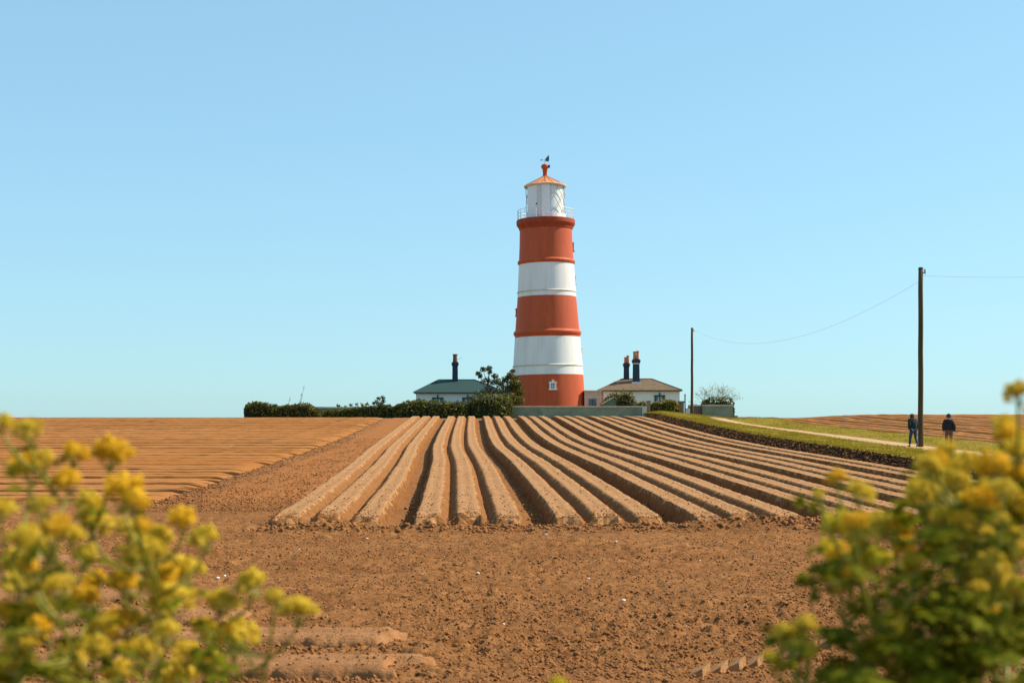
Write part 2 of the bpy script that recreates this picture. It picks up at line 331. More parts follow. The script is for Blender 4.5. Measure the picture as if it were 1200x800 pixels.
# --- cross rows on the left (run along X)
def crossrow(Yc, x0, x1, w, h, m, seed, wide, seg, tap=1.6, rg=1.0):
    n = int((x1 - x0) / seg) + 2
    xs = x1 - (x1 - x0) * (np.linspace(0, 1, n) ** 1.3)
    b0 = (-.10 if rg < .5 else -.06) if wide else 0
    pr = [(-w * .44 - .05, -.22), (-w * .44, b0), (-w * .425, b0 + (h - b0) * .22), (-w * .41, b0 + (h - b0) * .45), (-w * .395, b0 + (h - b0) * .7), (-w * .37, h * .97), (-w * .15, h), (0, h * .97), (w * .15, h), (w * .31, h * .97), (w * .40, h * .5), (w * .5, 0), (w * .5 + .05, -.2)]
    py = np.array([p[0] for p in pr]); pz = np.array([p[1] for p in pr])
    Xr = np.repeat(xs[:, None], len(py), 1)
    Yr = Yc + py[None, :] + .03 * vnoise(Xr / 7, Xr * 0 + seed, 41) + (.06 * vnoise(Xr / .5, py[None, :] * 9 + Xr * 0, 42) + .08 * vnoise(Xr / .13, py[None, :] * 14 + Xr * 0, 46) + .06 * vnoise(Xr / .06, py[None, :] * 20 + Xr * 0, 47)) * rg * (np.abs(py) > w * .3)
    end = 1 - sstep(-tap, 0, Xr - x1 + .6 * vnoise(Yr / .3, Xr * 0 + seed, 43) + .15)
    z = pz[None, :] + .022 * rg * bill(Xr / .3, Yr / .16, 44) + .012 * (rg < .5) * vnoise(Xr / .07, Yr / .07, 48) + .014 * vnoise(Xr / 4, Xr * 0 + seed, 45)
    Zr = zt(Xr, Yr) + z * end - .18 * (1 - end)
    return mk('soil_row', np.stack([Xr, Yr, Zr], -1).reshape(-1, 3), grid_faces(n, len(py))[:, ::-1], m, parent=ground)
yy = 37.6; k = 0
while yy < 123.5:
    x1 = float(EX(yy)) + .75 + .25 * R.random()
    crossrow(yy, x1 - (yy * .42 + 8), x1, .93, .075 + .02 * math.sin(k * 2.3), M['rows'], k, k % 3 == 0, .32, 1.4)
    yy += (.9, .9, 1.25)[k % 3]; k += 1
# nearer cross rows, lower left of the picture
for k, (yr, xr, w) in enumerate(((23.2, 130, 1.25), (20.6, 150, 1.15), (18.4, 215, 1.2), (16.5, 300, 1.2), (14.75, 478, 1.2), (12.95, 512, 1.15), (11.35, 545, 1.15), (9.8, 560, 1.15))):
    crossrow(yr, -14, PX(xr, yr), w * 1.05, .085, M['nearrow'], 60 + k, True, .03, .12, .42)
# right-hand field beyond the path: rows parallel to the beds
def rightrow(off, seed):
    ys = np.concatenate([np.arange(40, 90, .7), np.arange(90, 165, 1.5)])
    pr = [(-.5, -.15), (-.42, 0), (-.27, .17), (0, .2), (.27, .17), (.42, 0), (.5, -.15)]
    px = np.array([p[0] for p in pr]); pz = np.array([p[1] for p in pr]); Yb = np.repeat(ys[:, None], 7, 1)
    Xb = RX(np.minimum(Yb, 140)) + off + px[None, :] + .12 * vnoise(Yb / 9, Yb * 0 + seed, 51)
    Zb = zt(Xb, Yb) + pz[None, :] - .02 + .05 * vnoise(Yb / .7, Xb / .3, 52) + .06 * vnoise(Yb / 6, Yb * 0 + seed, 53)
    mk('soil_row', np.stack([Xb, Yb, Zb], -1).reshape(-1, 3), grid_faces(len(ys), 7), M['rows'], parent=ground)
off = 11.6; k = 0
while off < 52:
    rightrow(off, k); off += (.95, .95, 1.5)[k % 3]; k += 1

# --- grass verge, bank face and path
ys = np.concatenate([np.arange(8, 40, 1.0), np.arange(40, 132, .45)])
os_ = np.concatenate([[.55, .6, .68, .8], np.arange(1, 11.6, .3)])
Yv = np.repeat(ys[:, None], len(os_), 1)
Ov = np.repeat(os_[None, :], len(ys), 0) + .22 * vnoise(Yv / .8, Yv * 0, 61) * (os_ < .8) + .5 * vnoise(Yv / 3, Yv * 0 + 5, 62) * (os_ > 11)
Xv = RX(Yv) + Ov
Zv = zt(Xv, Yv) + .03 + .06 * vnoise(Xv / 1.6, Yv / 2.4, 63) * (os_ > .8)
pc = 6.9 - .9 * sstep(80, 125, Yv); onp = np.exp(-((Ov - pc) / 1.2) ** 4)
Zv = Zv * 1 - .05 * onp + .08 * (1 - onp)
o = mk('grass_verge', np.stack([Xv, Yv, Zv], -1).reshape(-1, 3), grid_faces(len(ys), len(os_)), M['grass_sheet'], smooth=True)
tag(o, 'yellow-green grass verge beside the footpath', kind='structure')
us = np.linspace(-1, 1, 9); ys = np.arange(8, 123, .5)
Yp = np.repeat(ys[:, None], 9, 1); Xp = RX(Yp) + 6.9 - .9 * sstep(80, 125, Yp) + us[None, :] * (1.35 + .4 * vnoise(Yp / 2.2, us[None, :] * 3 + Yp * 0, 64)) * (1 - .5 * sstep(110, 122, Yp))
Zp = zt(Xp, Yp) + .10 + .03 * vnoise(Xp / .5, Yp / .9, 65) - .10 * (np.abs(us) > .95)
o = mk('path', np.stack([Xp, Yp, Zp], -1).reshape(-1, 3), grid_faces(len(ys), 9), M['path'], smooth=True)
tag(o, 'pale trodden dirt footpath through the grass', kind='structure')
# dark crumbling cut face of the verge
ys = np.arange(36, 124, .11); nb = 8
Yk = np.repeat(ys[:, None], nb, 1); t = np.linspace(0, 1, nb)[None, :]
Xk = RX(Yk) - .12 + .72 * t + (.26 * vnoise(Yk / .3, t * 4 + Yk * 0, 66) + .2 * vnoise(Yk / 1.4, Yk * 0, 67)) * np.sin(np.pi * np.clip(t, 0, 1))
Zk = zt(RX(Yk) - .3, Yk) - .12 + (zt(RX(Yk) + .62, Yk) + .13 - zt(RX(Yk) - .3, Yk)) * t ** .8 + .12 * vnoise(Yk / .22, t * 5 + Yk * 0, 68) * np.sin(np.pi * t)
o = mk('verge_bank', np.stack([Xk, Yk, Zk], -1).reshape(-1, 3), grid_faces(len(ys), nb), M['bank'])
tag(o, 'dark crumbling earth bank along the edge of the verge', kind='structure')
# lawn on the plateau round the buildings
xs = np.linspace(-36, 34, 50); yl = np.linspace(125, 178, 40); XL, YL = np.meshgrid(xs, yl)
ZL = zt(XL, YL) + .04
o = mk('lawn', np.stack([XL, YL, ZL], -1).reshape(-1, 3), grid_faces(40, 50), M['grass_sheet'], smooth=True); tag(o, 'lawn round the lighthouse and cottages', kind='structure')

# --- grass blades on the verge (stuff)
def blades(n, name, label, xfun, h0, h1, m, w=.03, seed=1, per=5):
    g = np.random.default_rng(seed); X, Y = xfun(g, n); Z = zt(X, Y) + .04
    V = np.zeros((n * per, 3, 3)); Xr = np.repeat(X, per) + g.normal(0, .07, n * per); Yr = np.repeat(Y, per) + g.normal(0, .07, n * per); Zr = np.repeat(Z, per)
    h = g.uniform(h0, h1, n * per); a = g.uniform(0, 6.283, n * per); ln = g.uniform(.1, .6, n * per) * h; b = g.uniform(0, 6.283, n * per)
    V[:, 0] = np.stack([Xr - w * np.cos(a), Yr - w * np.sin(a), Zr - .05], -1); V[:, 1] = np.stack([Xr + w * np.cos(a), Yr + w * np.sin(a), Zr - .05], -1)
    V[:, 2] = np.stack([Xr + ln * np.cos(b), Yr + ln * np.sin(b), Zr + h], -1)
    o = mk(name, V.reshape(-1, 3), np.arange(n * per * 3).reshape(-1, 3), m); return tag(o, label, 'grass', kind='stuff')
def vergepts(g, n):
    Y = 38 + 92 * g.random(n) ** .8; oo = g.uniform(.6, 11.4, n); edge = g.random(n) < .22; oo = np.where(edge, g.uniform(.6, 1.2, n), oo)
    pc = 6.9 - .9 * sstep(80, 125, Y); bad = (np.abs(oo - pc) < 1.5) & (Y < 121); oo = np.where(bad, g.uniform(.5, 4.8, n), oo); return RX(Y) + oo, Y
blades(26000, 'verge_grass', 'short yellow-green grass covering the verge', vergepts, .04, .17, M['grass'], .022, 2)
def camverge(g, n): return g.uniform(-7, 7, n), g.uniform(-6, 5.5, n)
def nearedge(g, n):
    Y = g.uniform(.4, 5.2, n); return g.uniform(-4, 4, n), Y
blades(5000, 'bank_grass', 'short grass on the low bank under the foreground plants', nearedge, .05, .22, M['grass'], .006, 3, 4)

# --- clods (stuff)
ICO_V = np.array([(0, 0, 1), (.894, 0, .447), (.276, .851, .447), (-.724, .526, .447), (-.724, -.526, .447), (.276, -.851, .447), (.724, .526, -.447), (-.276, .851, -.447), (-.894, 0, -.447), (-.276, -.851, -.447), (.724, -.526, -.447), (0, 0, -1)])
ICO_F = np.array([(0,1,2),(0,2,3),(0,3,4),(0,4,5),(0,5,1),(1,6,2),(2,7,3),(3,8,4),(4,9,5),(5,10,1),(2,6,7),(3,7,8),(4,8,9),(5,9,10),(1,10,6),(6,11,7),(7,11,8),(8,11,9),(9,11,10),(10,11,6)])
def gz(X, Y):                                                    # height of the built ground mesh
    ri = np.clip(np.searchsorted(YR, Y) - 1, 0, len(YR) - 2); ci = np.clip(np.searchsorted(UU, X / np.maximum(Y, 8)) - 1, 0, len(UU) - 2)
    return (ZG[ri, ci] + ZG[ri + 1, ci] + ZG[ri, ci + 1] + ZG[ri + 1, ci + 1]) / 4
def clods(name, label, X, Y, r, m, seed, zadd=0, flat=.75, zf_=None):
    g = np.random.default_rng(seed); n = len(X)
    base = ICO_V[None] * (1 + g.uniform(-.38, .3, (n, 12, 1))); base = base * g.uniform(.65, 1.25, (n, 1, 3)); base[:, :, 2] *= flat
    a = g.uniform(0, 6.283, n); ca, sa = np.cos(a)[:, None], np.sin(a)[:, None]
    x = base[..., 0] * ca - base[..., 1] * sa; y = base[..., 0] * sa + base[..., 1] * ca
    Z = (gz(X, Y) if zf_ is None else zf_) + r * .25 + zadd
    V = np.stack([X[:, None] + x * r[:, None], Y[:, None] + y * r[:, None], Z[:, None] + base[..., 2] * r[:, None]], -1)
    Fc = (ICO_F[None] + 12 * np.arange(n)[:, None, None]).reshape(-1, 3)
    o = mk(name, V.reshape(-1, 3), Fc, m); return tag(o, label, 'soil', kind='stuff')
OCT_V = np.array([(1, 0, 0), (0, 1, 0), (-1, 0, 0), (0, -1, 0), (0, 0, 1), (0, 0, -1.)]); OCT_F = np.array([(0,1,4),(1,2,4),(2,3,4),(3,0,4),(1,0,5),(2,1,5),(3,2,5),(0,3,5)])
def crumbs(name, label, X, Y, r, m, seed, zadd=0):
    g = np.random.default_rng(seed); n = len(X); base = OCT_V[None] * (1 + g.uniform(-.5, .4, (n, 6, 1))) + g.normal(0, .15, (n, 6, 3)); a = g.uniform(0, 6.283, n); ca, sa = np.cos(a)[:, None], np.sin(a)[:, None]
    x = base[..., 0] * ca - base[..., 1] * sa; y = base[..., 0] * sa + base[..., 1] * ca; Z = gz(X, Y) + r * .3 + zadd
    V = np.stack([X[:, None] + x * r[:, None], Y[:, None] + y * r[:, None], Z[:, None] + base[..., 2] * r[:, None] * .8], -1)
    return tag(mk(name, V.reshape(-1, 3), (OCT_F[None] + 6 * np.arange(n)[:, None, None]).reshape(-1, 3), m), label, 'soil', kind='stuff')
g = np.random.default_rng(77)
def scatter(n, thr):
    Y = 9.5 * np.exp(g.random(n) ** .85 * math.log(31.5 / 9.5)); X = g.uniform(-.44, .44, n) * Y
    dens = vnoise(X / 2.2, Y / 1.2, 71) + vnoise(X / .6, Y / .6, 72); keep = dens > g.uniform(thr, thr + 1.2, n)
    inrow = (Y < 24.5) & (X < PX(130 + (23.2 - Y) * 45, np.maximum(Y, 1)))
    keep &= ~(inrow & (g.random(n) < .6)); return X[keep], Y[keep]
X, Y = scatter(6000, -.4); clods('soil_clods', 'larger crumbled clods strewn over the bare foreground soil', X, Y, .014 + .030 * g.random(len(X)) ** 3.5, M['clod'], 5)
X, Y = scatter(115000, -.9); crumbs('soil_crumbs', 'fine crumbs of soil covering the bare foreground', X, Y, .009 + .017 * g.random(len(X)) ** 2.4, M['clod'], 55)
n = 7000; Y = 33 + 50 * g.random(n) ** 1.6; X = EX(Y) + .2 + (LX(Y) - EX(Y) - .2) * g.random(n)
crumbs('strip_crumbs', 'fine crumbs on the rolled strip beside the beds', X, Y, .014 + .025 * g.random(n) ** 4, M['clod'], 56, .06)
# clods heaped at the bed ends, in the wheel gaps, and along the row ends
n = 9000; X = g.uniform(-5.4, 14.5, n); Y = 29.2 + .4 * vnoise(X / 1.1, X * 0, 73) + g.normal(0, .30, n); k_ = g.random(n) < np.where(X > 2.5, .3 + 1.4 * np.clip(vnoise(X / 1.5, X * 0, 74) + .3, 0, 1), .6)
A = (X[k_], Y[k_])
n = 1800; Yg_ = 31 + 60 * g.random(n) ** 2; gi = g.integers(1, 7, n); Xg_ = LX(Yg_) + gi * 3.0 - .24 + g.normal(0, .08, n)
n = 1300; Ye = 36 + 80 * g.random(n) ** 1.5; Xe = EX(Ye) + .35 + g.normal(0, .3, n)
X = np.concatenate([A[0], Xg_, Xe]); Y = np.concatenate([A[1], Yg_, Ye])
nn = 9000; yq = 29.9 + 26 * g.random(nn) ** 2.2; bi = g.integers(0, 20, nn); bx = (bi // 3) * 3.0 + np.array([0, .88, 1.76])[bi % 3]; xq = LX(yq) + bx + g.uniform(-.02, .49, nn) - .34 * np.exp(-((yq - 80) / 24) ** 2)
crumbs('bed_crumbs', 'crumbs lying on the flat tops of the beds', xq, yq, .007 + .02 * g.random(nn) ** 4, M['clod'], 60, zt(xq, yq) + .2 - gz(xq, yq))
nn = 22000; yq = 30 + 50 * g.random(nn) ** 1.6; bi = g.integers(0, 20, nn); bx = (bi // 3) * 3.0 + np.array([0, .88, 1.76])[bi % 3]; xq = LX(yq) + bx - .2 + g.normal(0, .06, nn) - .34 * np.exp(-((yq - 80) / 24) ** 2)
crumbs('furrow_soil', 'loose crumbs lying along the furrows between the beds', xq, yq, .012 + .026 * g.random(nn) ** 2.5, M['clod'], 58, np.where(bi % 3 == 0, 0, .17))
nn = 3000; yr_ = np.array([20.6, 18.4, 16.5, 14.75, 12.95, 11.35])[g.integers(0, 6, nn)]; xe_ = np.interp(yr_, [11.35, 12.95, 14.75, 16.5, 18.4, 20.6], [PX(545, 11.35), PX(512, 12.95), PX(478, 14.75), PX(300, 16.5), PX(215, 18.4), PX(150, 20.6)])
nt_ = 2200; yt_ = np.array([20.6, 18.4, 16.5, 14.75, 12.95, 11.35])[g.integers(0, 6, nt_)]; xt_ = np.interp(yt_, [11.35, 12.95, 14.75, 16.5, 18.4, 20.6], [PX(545, 11.35), PX(512, 12.95), PX(478, 14.75), PX(300, 16.5), PX(215, 18.4), PX(150, 20.6)]) - .2 - 5.5 * g.random(nt_)
yt_ = yt_ + g.uniform(-.42, .5, nt_); crumbs('row_crumbs', 'crumbs scattered on the near soil rows at lower left', xt_, yt_, .008 + .016 * g.random(nt_) ** 3, M['clod'], 59, zt(xt_, yt_) + .087 - gz(xt_, yt_))
crumbs('furrow_crumbs', 'crumbled soil lying in the furrows of the near rows', xe_ - 5.5 * g.random(nn), yr_ - .62 + g.normal(0, .08, nn), .010 + .03 * g.random(nn) ** 3, M['clod'], 57)
clods('heaped_clods', 'dark clods heaped at the ends of the beds and in the wheel gaps', X, Y, .015 + .05 * g.random(len(X)) ** 3.5, M['clod'], 6)
n = 7000; Yb = 37 + 86 * g.random(n) ** .9; tb = g.random(n); Xb = RX(Yb) - .05 + .6 * tb; zb = zt(RX(Yb) - .3, Yb) + (zt(RX(Yb) + .62, Yb) + .10 - zt(RX(Yb) - .3, Yb)) * tb ** .8
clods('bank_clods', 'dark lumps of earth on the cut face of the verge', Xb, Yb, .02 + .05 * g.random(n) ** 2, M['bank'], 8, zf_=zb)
n = 1800; Yb = 37 + 86 * g.random(n) ** .9; tb = g.random(n); Xb = RX(Yb) - .1 + .7 * tb; zb = zt(RX(Yb) - .3, Yb) + (zt(RX(Yb) + .62, Yb) + .12 - zt(RX(Yb) - .3, Yb)) * tb ** .8
clods('bank_crumbs', 'lighter brown lumps of earth on the cut face of the verge', Xb, Yb, .02 + .045 * g.random(n) ** 2, M['clod'], 18, zf_=zb)
X = np.array([PX(255, 20.5), PX(263, 21), PX(640, 28), PX(430, 27.5), PX(560, 21), PX(722, 26), PX(730, 18), PX(470, 11.0), PX(690, 20.3), PX(820, 23), PX(590, 16), PX(350, 25)]); Y = np.array([20.5, 21, 28, 27.5, 21, 26, 18, 11.0, 20.3, 23, 16, 25.])
clods('flint_stones', 'pale flint stones scattered on the soil', X, Y, np.full(12, .026) * g.uniform(.6, 1.3, 12), M['stone'], 9, zadd=.015)

# tyre tread prints pressed into the soil, lower right
for k in range(9):
    xx, yy_ = (812 + k * 21.5, 783 - k * 4.6); Yt = 2.06 * F / (yy_ - HY); c = Vector((PX(xx, Yt), Yt, 0)); c.z = float(gz(np.array([c.x]), np.array([c.y]))[0])
    mb = MB(); w, l = .125, .30; vs = []
    for (a, b, h) in ((-w/2, -l/2, .0), (w/2, -l/2, .07), (w/2 + .11, l/2, .085), (-w/2 + .09, l/2, .02)):
        vs.append((c.x + a, c.y + b, c.z + h + .015))
    vs += [(p[0] + (.015 if j in (1, 2) else -.02), p[1] + (.0), c.z - .09) for j, p in enumerate(vs)]
    mid = [((vs[j][0] + vs[(j + 1) % 4][0]) / 2 + R.uniform(-.012, .012), (vs[j][1] + vs[(j + 1) % 4][1]) / 2, (vs[j][2] + vs[(j + 1) % 4][2]) / 2) for j in range(4)]
    ctr = (sum(p[0] for p in vs[:4]) / 4, sum(p[1] for p in vs[:4]) / 4, sum(p[2] for p in vs[:4]) / 4 + .006)
    v2 = vs + mid + [ctr]
    fs = [(0, 8, 12, 11), (8, 1, 9, 12), (12, 9, 2, 10), (11, 12, 10, 3)] + [(j, j + 4, (j + 1) % 4 + 4, (j + 1) % 4, 8 + j) for j in range(4)]
    mb.add(v2, fs).build('tread_print', M['bed'], ground)

# ------------------------------------------------------------------ lighthouse
LY = 150.0; lh = empty('lighthouse', (PX(643, LY), LY, zf(3.8, 148)), 0); lh.rotation_euler = (0, math.radians(-.85), 0)
tag(lh, 'tall lighthouse tower painted in red and white bands with a glazed lantern', 'lighthouse')
B = lh.location.z
def LH(y): return (HY - y) / F * 146.3 - B
prof = [(-.6, 3.98), (0, 3.93), (1.7, 3.86), (4.9, 3.72), (8.7, 3.45), (13.0, 3.10), (16.4, 2.91), (18.5, 2.80), (20.3, 2.75)]
def rad(h): return float(np.interp(h, [p[0] for p in prof], [p[1] for p in prof]))
h1, h2, h3, h4, h5, h6 = LH(438), LH(393), LH(344.5), LH(305.5), LH(263), LH(252)
def band(a, b, m, n=10): MB().lathe([(rad(a + (b - a) * i / n), a + (b - a) * i / n) for i in range(n + 1)], 96).build('tower_band', m, lh, True)
band(-.6, h1, M['red']); band(h1, h2, M['white']); band(h2, h3, M['red']); band(h3, h4, M['white']); band(h4, h5, M['red'])
def ring(h, t, d, m, name='moulding'):
    r = rad(h) - .02
    MB().lathe([(r, h - t), (r + d * .7, h - t * .7), (r + d, h - t * .1), (r + d, h + t * .25), (r + d * .5, h + t * .7), (r, h + t)], 96).build(name, m, lh, False)
ring(LH(427), .11, .10, M['ring']); ring(LH(387.5), .30, .20, M['red']); ring(LH(338.5), .10, .10, M['ring']); ring(LH(302.5), .26, .17, M['red'])
r = rad(h5)
MB().lathe([(r, h5 - .05), (r + .08, h5), (r + .10, h5 + .12), (r + .30, h5 + .42), (r + .34, h5 + .5), (r + .34, h6 - .06), (r + .30, h6), (1.4, h6 + .03)], 96).build('cornice', M['cornice'], lh, False)
# windows
def window(az, h, w, hh, mf, surround=None):
    r = rad(h); root = empty('window', (r * math.cos(az), r * math.sin(az), h), az - math.pi / 2); root.parent = lh   # local +y points outwards
    s = surround or .07
    mb = MB(); mb.box((-w/2 - s/2, .0, 0), (s, .2, hh + .1)).box((w/2 + s/2, .0, 0), (s, .2, hh + .1)).box((0, .01, hh/2 + s/2), (w + 2*s + .1, .24, s)).box((0, .03, -hh/2 - s/2), (w + 2*s + .16, .30, s))
    if surround: mb.box((0, .0, hh/2 + s + .09), (w * .6, .2, .18))
    f = mb.build('window_frame', mf, root)
    MB().box((0, -.02, 0), (w + .02, .12, hh + .02)).build('pane', M['pane'], root)
    MB().box((0, .045, 0), (.05, .04, hh)).box((0, .047, 0), (w, .04, .05)).build('glazing_bar', M['metalwhite'], root)
window(-math.pi/2 + .10, LH(452), .36, .52, M['white'], .17)
window(0.03, 18.3, .4, .8, M['red']); window(0.0, 14.8, .5, .8, M['white']); window(0.02, 7.2, .5, .8, M['white']); window(math.pi - .02, 11.5, .35, .7, M['red'])
# gallery railing
rail = empty('gallery_railing', (0, 0, h6)); rail.parent = lh
post0 = None
for k in range(26):
    a = 2 * math.pi * k / 26
    if post0 is None: post0 = MB().tube([(0, 0, 0), (0, 0, 1.02)], .026, 5).build('post', M['metalwhite'], rail); p = post0
    else: p = inst('post', post0, rail)
    p.location = (2.96 * math.cos(a), 2.96 * math.sin(a), 0)
for hz, rr in ((1.02, .024), (.68, .016), (.34, .016)):
    MB().tube([(2.96 * math.cos(2*math.pi*k/64), 2.96 * math.sin(2*math.pi*k/64), hz) for k in range(65)], rr, 5, False).build('rail', M['metalwhite'], rail)
# lantern
lan = empty('lantern', (0, 0, h6)); lan.parent = lh
LR = 2.04; LT = LH(211) - h6
A0, A1 = math.radians(-158), math.radians(-78)     # solid panel, seen just left of the middle
MB().lathe([(LR + .06, 0), (LR + .06, .55), (LR, .57)], 64).build('plinth', M['metalwhite'], lan)
MB().lathe([(LR, .57), (LR, LT)], 12, A0, A1).build('panel', M['metalwhite'], lan)
MB().lathe([(LR - .02, .57), (LR - .02, LT)], 60, A1, A0 + 2 * math.pi).build('glazing', M['glass'], lan, True)
MB().lathe([(LR - .16, .4), (LR - .16, LT)], 56, math.radians(-150), math.radians(90)).build('blind', M['blind'], lan, True)  # white blind, widened to stand in for the pale reflection on the glass
MB().lathe([(.55, .1), (.6, 1.0), (.75, 1.6), (.75, 2.4), (.5, 3.0)], 24).build('lens', M['glass'], lan, True)
for d in (1, -1):
    for k in range(11):
        a0_ = 2 * math.pi * k / 11; pts = []
        for j in range(10):
            a = a0_ + d * 1.0 * j / 9; aa = (a - A0) % (2 * math.pi)
            if aa < A1 - A0: continue
            pts.append(((LR + .012) * math.cos(a), (LR + .012) * math.sin(a), .57 + (LT - .57) * j / 9))
        if len(pts) > 2 and all((Vector(pts[q]) - Vector(pts[q + 1])).length < 1.2 for q in range(len(pts) - 1)): MB().tube(pts, .035, 4).build('astragal', M['lattice'], lan)
# ladder on the panel
ld = empty('ladder', (0, 0, 0)); ld.parent = lan
for s in (-1, 1):
    a = math.radians(-109) + s * .085; MB().tube([((LR + .14) * math.cos(a), (LR + .14) * math.sin(a), .05), ((LR + .14) * math.cos(a), (LR + .14) * math.sin(a), LT + .05)], .028, 5).build('stile', M['lattice'], ld)
for k in range(13):
    z = .3 + k * .26; a = math.radians(-109); MB().tube([((LR + .14) * math.cos(a - .085), (LR + .14) * math.sin(a - .085), z), ((LR + .14) * math.cos(a + .085), (LR + .14) * math.sin(a + .085), z)], .02, 4).build('rung', M['lattice'], ld)
MB().box((LR * math.cos(math.radians(-119)), LR * math.sin(math.radians(-119)) - .03, 1.5), (.14, .1, .14)).build('handle', M['dark'], lan)
# roof
rf = empty('roof', (0, 0, h6 + LT)); rf.parent = lh
RH = LH(199) - h6 - LT
MB().lathe([(LR - .1, -.14), (2.20, -.12), (2.25, -.02), (2.25, .04), (2.12, .09), (LR - .1, .10)], 64).build('eave', M['eave'], rf)
nseg = 16
MB().lathe([(2.13, .08), (1.4, .08 + (RH - .1) * .38), (.75, .08 + (RH - .1) * .72), (.26, RH)], nseg).build('roof_cone', M['roofred'], rf)
for k in range(nseg):
    a = 2 * math.pi * k / nseg; c, s = math.cos(a), math.sin(a)
    MB().tube([(2.15 * c, 2.15 * s, .10), (1.41 * c, 1.41 * s, .10 + (RH - .1) * .38), (.76 * c, .76 * s, .10 + (RH - .1) * .72), (.27 * c, .27 * s, RH + .01)], .022, 4).build('seam', M['roofred'], rf)
MB().lathe([(.26, RH - .05), (.24, RH + .05), (.23, RH + .55), (.30, RH + .62), (.24, RH + .68), (.24, RH + .75), (.36, RH + .85), (.42, RH + 1.0), (.38, RH + 1.16), (.24, RH + 1.27), (.06, RH + 1.32), (.0, RH + 1.32)], 24).build('finial', M['red'], rf, True)
MB().box((.42, -.1, RH + 1.02), (.22, .3, .26)).build('vent_flap', M['dark'], rf)
MB().tube([(0, 0, RH + 1.3), (0, 0, RH + 1.75)], [.06, .025], 6).build('spindle', M['metalwhite'], rf)
vz = RH + 1.72
mb = MB(); out = [(.06, -.12), (.40, -.18), (.46, .10), (.44, .52), (.20, .30), (.05, .10)]
V = [(x, -.015, vz + z) for x, z in out] + [(x, .015, vz + z) for x, z in out]; n6 = len(out)
mb.add(V, [tuple(range(n6)), tuple(range(2 * n6 - 1, n6 - 1, -1))] + [(i, i + n6, (i + 1) % n6 + n6, (i + 1) % n6) for i in range(n6)])
mb.tube([(-.36, 0, vz), (.1, 0, vz)], .02, 4).add([(-.5, 0, vz), (-.32, -.02, vz + .1), (-.32, -.02, vz - .1), (-.32, .02, vz + .1), (-.32, .02, vz - .1)], [(0, 1, 2), (0, 4, 3), (1, 3, 4, 2), (0, 3, 1), (0, 2, 4)])
mb.build('weather_vane', M['vane'], rf)

# ------------------------------------------------------------------ cottages
def cottage(name, label, Yf, x0, x1, depth, ye, yr, rx0, rx1, zb, wallm, roofm):
    c = empty(name, ((x0 + x1) / 2, Yf + depth / 2, zb)); tag(c, label, 'house'); w = x1 - x0; cx = (x0 + x1) / 2
    he = PZ(ye, Yf) - zb; hr = PZ(yr, Yf + depth / 2) - zb; t = .22; hd = depth / 2
    for (a, d) in (((0, -hd + t/2, he/2 - .2), (w, t, he + .4)), ((0, hd - t/2, he/2 - .2), (w, t, he + .4)), ((-w/2 + t/2, 0, he/2 - .2), (t, depth - 2*t, he + .4)), ((w/2 - t/2, 0, he/2 - .2), (t, depth - 2*t, he + .4))):
        MB().box(a, d).build('wall', wallm, c)
    ov = .24; ex, ey = w/2 + ov, hd + ov; ra, rb = rx0 - cx, rx1 - cx
    V = [(-ex, -ey, he), (ex, -ey, he), (ex, ey, he), (-ex, ey, he), (ra, 0, hr), (rb, 0, hr)]
    V2 = [(p[0], p[1], p[2] - .10) for p in V[:4]]
    rf = MB().add(V + V2, [(0, 1, 5, 4), (1, 2, 5), (2, 3, 4, 5), (3, 0, 4), (0, 6, 7, 1), (1, 7, 8, 2), (2, 8, 9, 3), (3, 9, 6, 0), (9, 8, 7, 6)]).build('roof', roofm, c)
    # ridge and hip tiles, gutter
    for a, b in ((4, 5), (0, 4), (3, 4), (1, 5), (2, 5)):
        MB().tube([V[a], V[b]], .075, 6).build('ridge_tile', roofm, rf)
    MB().box((0, -ey - .04, he - .07), (2 * ex, .10, .11)).build('gutter', M['fascia'], rf)
    return c, he, hr
def chimney(c, x, yloc, zbase, ztop, w, pots, potm, band=None, dep=.6):
    ch = empty('chimney', (x, yloc, 0)); ch.parent = c
    hh = ztop - zbase
    mb = MB(); mb.box((0, 0, zbase + .22), (w * 1.22, dep * 1.2, .44)); mb.box((0, 0, zbase + .44 + (hh - .44 - .42) / 2), (w, dep, hh - .44 - .42), 0, .93)
    mb.box((0, 0, ztop - .34), (w * 1.14, dep * 1.14, .17)).box((0, 0, ztop - .18), (w * 1.26, dep * 1.26, .15)).box((0, 0, ztop - .06), (w * 1.0, dep * 1.0, .12))
    mb.build('stack', M['stack'], ch)
    for (dx, h, r) in pots:
        MB().lathe([(r * 1.1, ztop - .02), (r * 1.05, ztop + .08), (r * .92, ztop + h * .8), (r * 1.12, ztop + h * .86), (r * 1.1, ztop + h), (r * .75, ztop + h), (r * .7, ztop + .1)], 14, c=(dx, 0, 0)).build('chimney_pot', potm, ch)
    if band: MB().box((0, 0, band), (w * 1.02, dep * 1.03, .09)).build('band', M['white'], ch)
def hwindow(c, x, yw, ztop, w, h, fm):
    wn = empty('window', (x, yw, ztop - h / 2)); wn.parent = c
    mb = MB(); b = .12
    mb.box((-w/2, -.03, 0), (b, .14, h)).box((w/2, -.03, 0), (b, .14, h)).box((0, -.04, h/2), (w + b + .08, .18, b + .04)).box((0, -.06, -h/2 - .02), (w + b + .14, .2, b))
    mb.box((0, -.04, h/2 + .2), (.14, .14, .3))
    mb.build('window_frame', fm, wn)
    MB().box((0, .0, 0), (w - .1, .03, h - .1)).build('pane', M['pane'], wn)
    for k in (-1, 1): MB().box((k * w / 6, -.03, 0), (.05, .05, h - .1)).build('glazing_bar', M['metalwhite'], wn)
    MB().box((0, -.032, .02), (w - .1, .05, .05)).build('glazing_bar', M['metalwhite'], wn)
ZB = zf(-5, 152)
